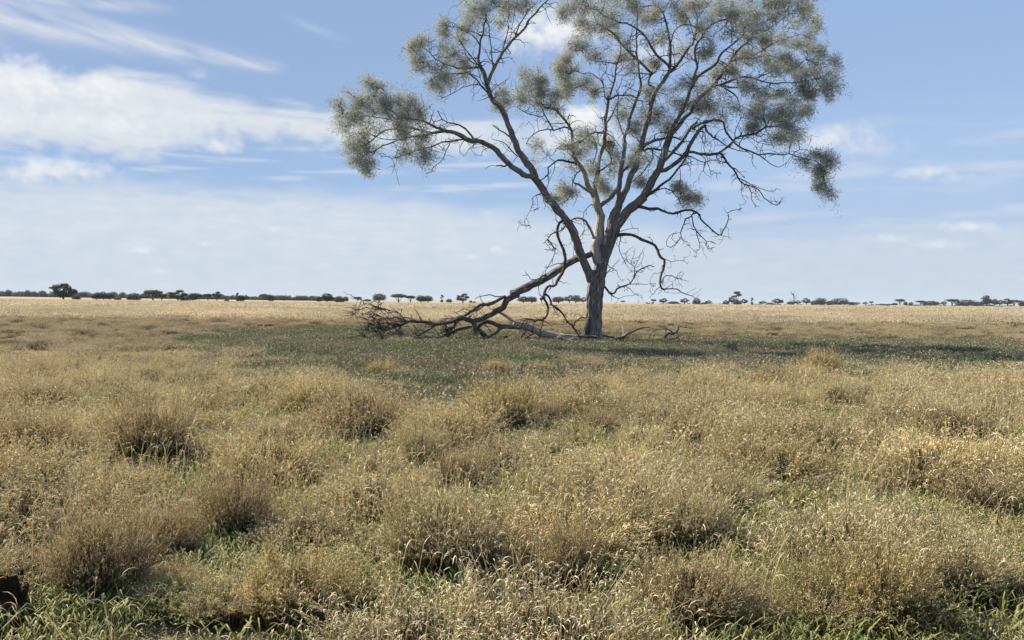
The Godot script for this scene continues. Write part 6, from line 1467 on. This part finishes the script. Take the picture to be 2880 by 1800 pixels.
func grass():
	var dice := RandomNumberGenerator.new(); dice.seed = 2024
	var clod := on_ground(40, 1790)
	traced.append([clod.x, clod.z - 0.05, 0.58])
	# ---- tall straw near the eye: tussocks and loose fill
	var fine := []
	for k in 4: fine.append(tussock_mesh(200 + k, 1000, 0.5, 0.36, M.straw, 1.0, 3, 6))
	for k in 3: fine.append(tussock_mesh(300 + k, 330, 0.36, 0.27, M.straw, 1.0, 3, 6))
	for k in 2: fine.append(stalk_mesh(350 + k))
	var spots := []
	var z := -2.0
	while z > -16.0:
		var x := z * 0.72 - 2.5
		while x < -z * 0.72 + 2.5:
			var px := x + dice.randf_range(-0.34, 0.34); var pz := z + dice.randf_range(-0.30, 0.30)
			x += 0.76
			if not in_view(px, pz, 2.5): continue
			if green(px + dice.randfn(0, 0.35), pz + dice.randfn(0, 0.6)) > 0.5: continue
			if dice.randf() < gap(px, pz) * 1.1: continue
			var clumpy := nz.get_noise_2d(px * 0.55, pz * 0.55)
			if clumpy < lerpf(-0.10, 0.03, smoothstep(8.0, 14.0, -pz)): continue
			var close := false
			for t in traced:
				var ax: float = px - t[0]; var bz: float = pz - t[1]
				if Vector2(ax, bz).length() < t[2] * 0.9 or (absf(ax - 0.1) < t[2] * 1.05 and bz > 0.0 and bz < t[2] + 0.75): close = true
			if close: continue
			var s := minf(1.2, dice.randf_range(0.75, 1.15) * (0.90 + clumpy * 0.9)) * lerpf(1.0, 0.90, smoothstep(8.0, 15.0, -pz))
			spots.append([Transform3D(Basis(Vector3.UP, dice.randf() * TAU).scaled_local(Vector3(s, s * dice.randf_range(0.85, 1.15), s)), Vector3(px, land(px, pz), pz)), dice.randi() % 4, grass_tint(px, pz, dice)])
		z -= 0.72
	# smaller tufts crowding the flanks of the big tussocks
	for t in traced.slice(0, traced.size() - 1):
		for k in 3:
			var a := dice.randf_range(-0.35, PI + 0.35)
			var px: float = t[0] + cos(a) * t[2] * dice.randf_range(0.8, 1.25); var pz: float = t[1] - sin(a) * t[2] * dice.randf_range(0.7, 1.2)
			var s: float = dice.randf_range(0.6, 1.1) * clampf(t[2] / 0.45, 0.5, 1.1)
			spots.append([Transform3D(Basis(Vector3.UP, dice.randf() * TAU).scaled_local(Vector3(s, s * dice.randf_range(0.8, 1.2), s)), Vector3(px, land(px, pz), pz)), 4 + dice.randi() % 3 if k % 2 else dice.randi() % 4, grass_tint(px, pz, dice) * Color(0.95, 0.93, 0.92)])
			if k % 2 == 0: spots[-1][0] = spots[-1][0].scaled_local(Vector3(0.7, 0.75, 0.7))
	# lower growth between them, greener
	z = -2.0
	while z > -16.0:
		var x := z * 0.72 - 2.0
		while x < -z * 0.72 + 2.0:
			var px := x + dice.randf_range(-0.2, 0.2); var pz := z + dice.randf_range(-0.2, 0.2)
			x += 0.40
			if not in_view(px, pz, 2.0) or dice.randf() < 0.26 + 0.65 * gap(px, pz) + (0.62 if before_tussock(px, pz) else 0.0): continue
			if green(px + dice.randfn(0, 0.35), pz + dice.randfn(0, 0.6)) > 0.5: continue
			var s := dice.randf_range(0.45, 0.85)
			var c := grass_tint(px, pz, dice)
			var o := dice.randf()
			spots.append([Transform3D(Basis(Vector3.UP, dice.randf() * TAU).scaled_local(Vector3(s * 1.2, s * dice.randf_range(0.7, 1.1), s * 1.2)), Vector3(px, land(px, pz), pz)), 4 + dice.randi() % 3, Color(c.r * lerpf(1.0, 0.72, o), c.g * lerpf(1.0, 0.86, o), c.b * lerpf(1.0, 0.6, o))])
		z -= 0.40
	# taller single stalks that break the outline of the tussocks
	for k in 1500:
		var pz := -2.2 - 17.0 * sqrt(dice.randf())
		var px := dice.randf_range(pz * 0.72, -pz * 0.72)
		if green(px, pz) > 0.5 or nz.get_noise_2d(px * 0.55, pz * 0.55) < -0.25 or before_tussock(px, pz): continue
		var s := dice.randf_range(0.7, 1.15)
		spots.append([Transform3D(Basis(Vector3.UP, dice.randf() * TAU).scaled_local(Vector3(s, s, s)), Vector3(px, land(px, pz), pz)), 7 + dice.randi() % 2, grass_tint(px, pz, dice)])
	# straw wisps scattered through the herb, thicker towards its near rim
	for k in 5200:
		var pz := -dice.randf_range(10.0, 36.0)
		var px := dice.randf_range(pz * 0.7, -pz * 0.7)
		if green(px, pz) < 0.5: continue
		var rim := green(px, pz + 2.2) < 0.5 or green(px + 1.6, pz) < 0.5 or green(px - 1.6, pz) < 0.5
		if dice.randf() > (0.9 if rim else 0.45): continue
		var s := dice.randf_range(0.3, 0.75) * (1.1 if rim else 0.8)
		spots.append([Transform3D(Basis(Vector3.UP, dice.randf() * TAU).scaled_local(Vector3(s * 1.2, s * 0.8, s * 1.2)), Vector3(px, land(px, pz), pz)), 4 + dice.randi() % 3, grass_tint(px, pz, dice) * 0.9])
	# ---- middle distance
	z = -16.0
	while z > -62.0:
		var step := lerpf(0.72, 1.0, (-z - 16.0) / 46.0)
		var x := z * 0.70 - 2.0
		while x < -z * 0.70 + 2.0:
			var px := x + dice.randf_range(-0.4, 0.4); var pz := z + dice.randf_range(-0.4, 0.4)
			x += step
			if green(px + dice.randfn(0, 0.8), pz + dice.randfn(0, 1.0)) > 0.5:
				if dice.randf() > 0.03: continue
			var rough := nz.get_noise_2d(px * 0.33, pz * 0.33)
			if rough < -0.08 and dice.randf() < 0.72: continue
			var s := dice.randf_range(0.55, 0.95) * (0.85 + rough * 0.8)
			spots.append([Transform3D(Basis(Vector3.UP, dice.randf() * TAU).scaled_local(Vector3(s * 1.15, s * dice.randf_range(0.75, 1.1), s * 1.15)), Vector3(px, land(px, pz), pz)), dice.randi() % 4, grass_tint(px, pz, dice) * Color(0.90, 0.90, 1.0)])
		z -= step
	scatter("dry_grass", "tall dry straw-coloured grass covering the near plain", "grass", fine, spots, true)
	# ---- far plain, coarser the farther it stands
	var far := []
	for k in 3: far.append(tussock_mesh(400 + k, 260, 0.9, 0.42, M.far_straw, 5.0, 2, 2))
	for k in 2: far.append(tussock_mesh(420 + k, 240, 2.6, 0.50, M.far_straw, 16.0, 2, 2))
	spots = []
	z = -60.0
	while z > -430.0:
		var step := 1.25 if z > -130.0 else 3.6
		var x := z * 0.66 - 3.0
		while x < -z * 0.66 + 3.0:
			var px := x + dice.randf_range(-0.5, 0.5) * step; var pz := z + dice.randf_range(-0.5, 0.5) * step
			x += step
			var rough := nz.get_noise_2d(px * 0.12, pz * 0.12)
			if dice.randf() < 0.15 - rough * 0.5: continue
			var s := dice.randf_range(0.75, 1.15)
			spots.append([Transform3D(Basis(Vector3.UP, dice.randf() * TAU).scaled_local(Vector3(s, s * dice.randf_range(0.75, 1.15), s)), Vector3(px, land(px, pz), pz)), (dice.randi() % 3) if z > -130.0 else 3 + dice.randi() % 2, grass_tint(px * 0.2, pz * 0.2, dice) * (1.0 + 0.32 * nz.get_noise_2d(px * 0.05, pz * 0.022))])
		z -= step
	scatter("far_dry_grass", "pale straw grassland stretching to the horizon", "grass", far, spots, true)
	# ---- green blades in the openings and at the feet of the near tussocks
	var blades := []
	for k in 3: blades.append(green_mesh(500 + k, 130, 0.24, 0.16))
	spots = []
	z = -2.0
	while z > -15.0:
		var x := z * 0.70 - 1.5
		while x < -z * 0.70 + 1.5:
			var px := x + dice.randf_range(-0.12, 0.12); var pz := z + dice.randf_range(-0.12, 0.12)
			x += 0.23
			var want := 0.22 + 0.9 * gap(px, pz) + (0.6 if before_tussock(px, pz) else 0.0) + 0.35 * nz.get_noise_2d(px * 0.6 + 20.0, pz * 0.6)
			if dice.randf() > want or green(px, pz) > 0.5: continue
			var s := dice.randf_range(0.6, 1.15)
			var t := dice.randf_range(0.85, 1.15)
			spots.append([Transform3D(Basis(Vector3.UP, dice.randf() * TAU).scaled(Vector3.ONE * s), Vector3(px, land(px, pz), pz)), dice.randi() % 3, Color(t, t, t)])
		z -= 0.23
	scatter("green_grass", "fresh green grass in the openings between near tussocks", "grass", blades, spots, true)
	# ---- the low herb round the tree
	var herbs := []
	for k in 3: herbs.append(herb_mesh(600 + k, 150, 0.36, 0.12))
	spots = []
	z = -9.0
	while z > -48.0:
		var x := z * 0.70 - 1.0
		while x < -z * 0.70 + 1.0:
			var px := x + dice.randf_range(-0.2, 0.2); var pz := z + dice.randf_range(-0.2, 0.2)
			x += 0.40
			var g := green(px + dice.randfn(0, 0.8), pz + dice.randfn(0, 1.0))
			if g < 0.5 and dice.randf() > 0.05: continue
			var s := dice.randf_range(0.7, 1.25)
			var w := 1.0 + nz.get_noise_2d(px * 0.25, pz * 0.25) * 0.35
			spots.append([Transform3D(Basis(Vector3.UP, dice.randf() * TAU).scaled_local(Vector3(s, s * dice.randf_range(0.7, 1.4), s)), Vector3(px, land(px, pz), pz)), dice.randi() % 3, Color(w, 1.0, w)])
		z -= 0.40
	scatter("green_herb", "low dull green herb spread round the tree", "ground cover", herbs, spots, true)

# ================================================================= small things
func small_things():
	var soil := mat("dark brown soil", Color(1, 1, 1), 1.0)
	soil.albedo_texture = noise_tex(FastNoiseLite.TYPE_SIMPLEX_SMOOTH, 0.04, 5, [Color(0.018, 0.011, 0.007), Color(0.045, 0.028, 0.017), Color(0.085, 0.055, 0.033)], 71, 256)
	soil.heightmap_enabled = true; soil.heightmap_scale = 2.0
	soil.heightmap_texture = noise_tex(FastNoiseLite.TYPE_SIMPLEX_SMOOTH, 0.06, 5, [], 72, 256)
	var p := on_ground(25, 1798)
	var o := MeshInstance3D.new(); o.name = "soil_clod"; o.mesh = lump(0.105, 0.12, 0.085, 0.62, 3, soil)
	add_child(o, true); o.position = p + Vector3(0.0, 0.075, 0.0)
	tag(o, "dark brown ragged lump of soil standing in the bottom left corner", "clod")
	o = MeshInstance3D.new(); o.name = "soil_clod"; o.mesh = lump(0.15, 0.07, 0.11, 0.5, 6, soil)
	add_child(o, true); o.position = on_ground(20, 1800) + Vector3(0, 0.03, 0.05)
	tag(o, "low crumbled black soil in front of the ragged lump, bottom left corner", "clod")
	# a small charred stump with a broken orange edge
	var st := thing("charred_stump", "small charred stump with an orange broken edge, lower centre of the near grass", "stump", on_ground(1232, 1660))
	var wood := MeshInstance3D.new(); wood.name = "stump"; wood.mesh = lump(0.028, 0.10, 0.025, 0.35, 9, soil); wood.position.y = 0.09; st.add_child(wood, true)
	var chip := MeshInstance3D.new(); chip.name = "splinter"; chip.mesh = lump(0.008, 0.035, 0.007, 0.3, 11, mat("broken orange wood", Color(0.42, 0.17, 0.03), 0.9)); chip.position = Vector3(-0.022, 0.165, 0.015); st.add_child(chip, true)
	# little white everlasting flowers
	var dice := RandomNumberGenerator.new(); dice.seed = 5
	var petal := mat("white petals", Color(0.75, 0.73, 0.68), 0.8); petal.cull_mode = BaseMaterial3D.CULL_DISABLED
	var eye := mat("flower centre", Color(0.45, 0.33, 0.06), 0.9)
	var stem := mat("flower stem", Color(0.12, 0.14, 0.05), 0.9)
	var b := Blades.new()
	for k in 9:
		var a := TAU * k / 9.0
		var d := Vector3(cos(a), 0.25, sin(a)).normalized()
		ribbon(b, [Vector3.ZERO, d * 0.007, d * 0.013 + Vector3(0, 0.002, 0)], Vector3(-sin(a), 0, cos(a)), [0.001, 0.0035, 0.001], [Color.WHITE, Color.WHITE, Color.WHITE])
	var pm := array_mesh(b.v, b.n, PackedColorArray(), PackedVector2Array(), b.idx, petal)
	var em := lump(0.004, 0.003, 0.004, 0.1, 2, eye)
	var tb := Tube.new()
	tube(tb, PackedVector3Array([Vector3(0, 0, 0), Vector3(0.006, 0.08, 0), Vector3(0, 0.16, 0.004)]), PackedFloat32Array([0.0014, 0.0012, 0.001]), 4, 0.0)
	smooth_normals(tb)
	var sm := array_mesh(tb.v, tb.n, PackedColorArray(), tb.uv, tb.idx, stem)
	var first: Node3D = null
	for q in [[553, 1608, "white flower right of the dark brown tussock at the lower left"], [20, 1640, "white flower by the left edge above the soil clod"], [885, 1450, "white flower in the green hollow left of centre"], [1715, 1600, "white flower right of the purplish-brown tussock, upper one"], [1690, 1695, "white flower at the green foot of the purplish-brown tussock"], [1516, 1620, "white flower on the left side of the purplish-brown tussock"], [262, 1770, "white flower in the green herb at the foot of the largest near tussock"], [440, 1640, "white flower below the dark brown tussock at the lower left"], [890, 1565, "white flower in the green opening left of the charred stump"], [1945, 1300, "white flower in the straw at the right of centre, farthest from the eye"], [2705, 1445, "white flower left of the dark-based tussock at the right edge"], [822, 1560, "white flower beside the brown tussock with green shade"], [130, 1450, "white flower in the straw at the far left middle foreground"], [2830, 1450, "white flower against the dark-based tussock at the right edge"]]:
		var f: Node3D
		if first == null:
			f = thing("white_flower", "tiny white daisy-like flower among the near grass", "flower", Vector3.ZERO, "white flowers in the near grass")
			for part in [["stem", sm, 0.0], ["petals", pm, 0.16], ["centre", em, 0.163]]:
				var mi := MeshInstance3D.new(); mi.name = part[0]; mi.mesh = part[1]; mi.position.y = part[2]; f.add_child(mi, true)
			first = f
		else:
			f = first.duplicate(); f.name = "white_flower"; add_child(f, true)
		f.set_meta("label", q[2])
		f.position = on_ground(q[0], q[1]); f.rotation = Vector3(dice.randfn(0.35, 0.15), 0, dice.randfn(0, 0.2))
		f.scale = Vector3.ONE * dice.randf_range(0.7, 1.0)
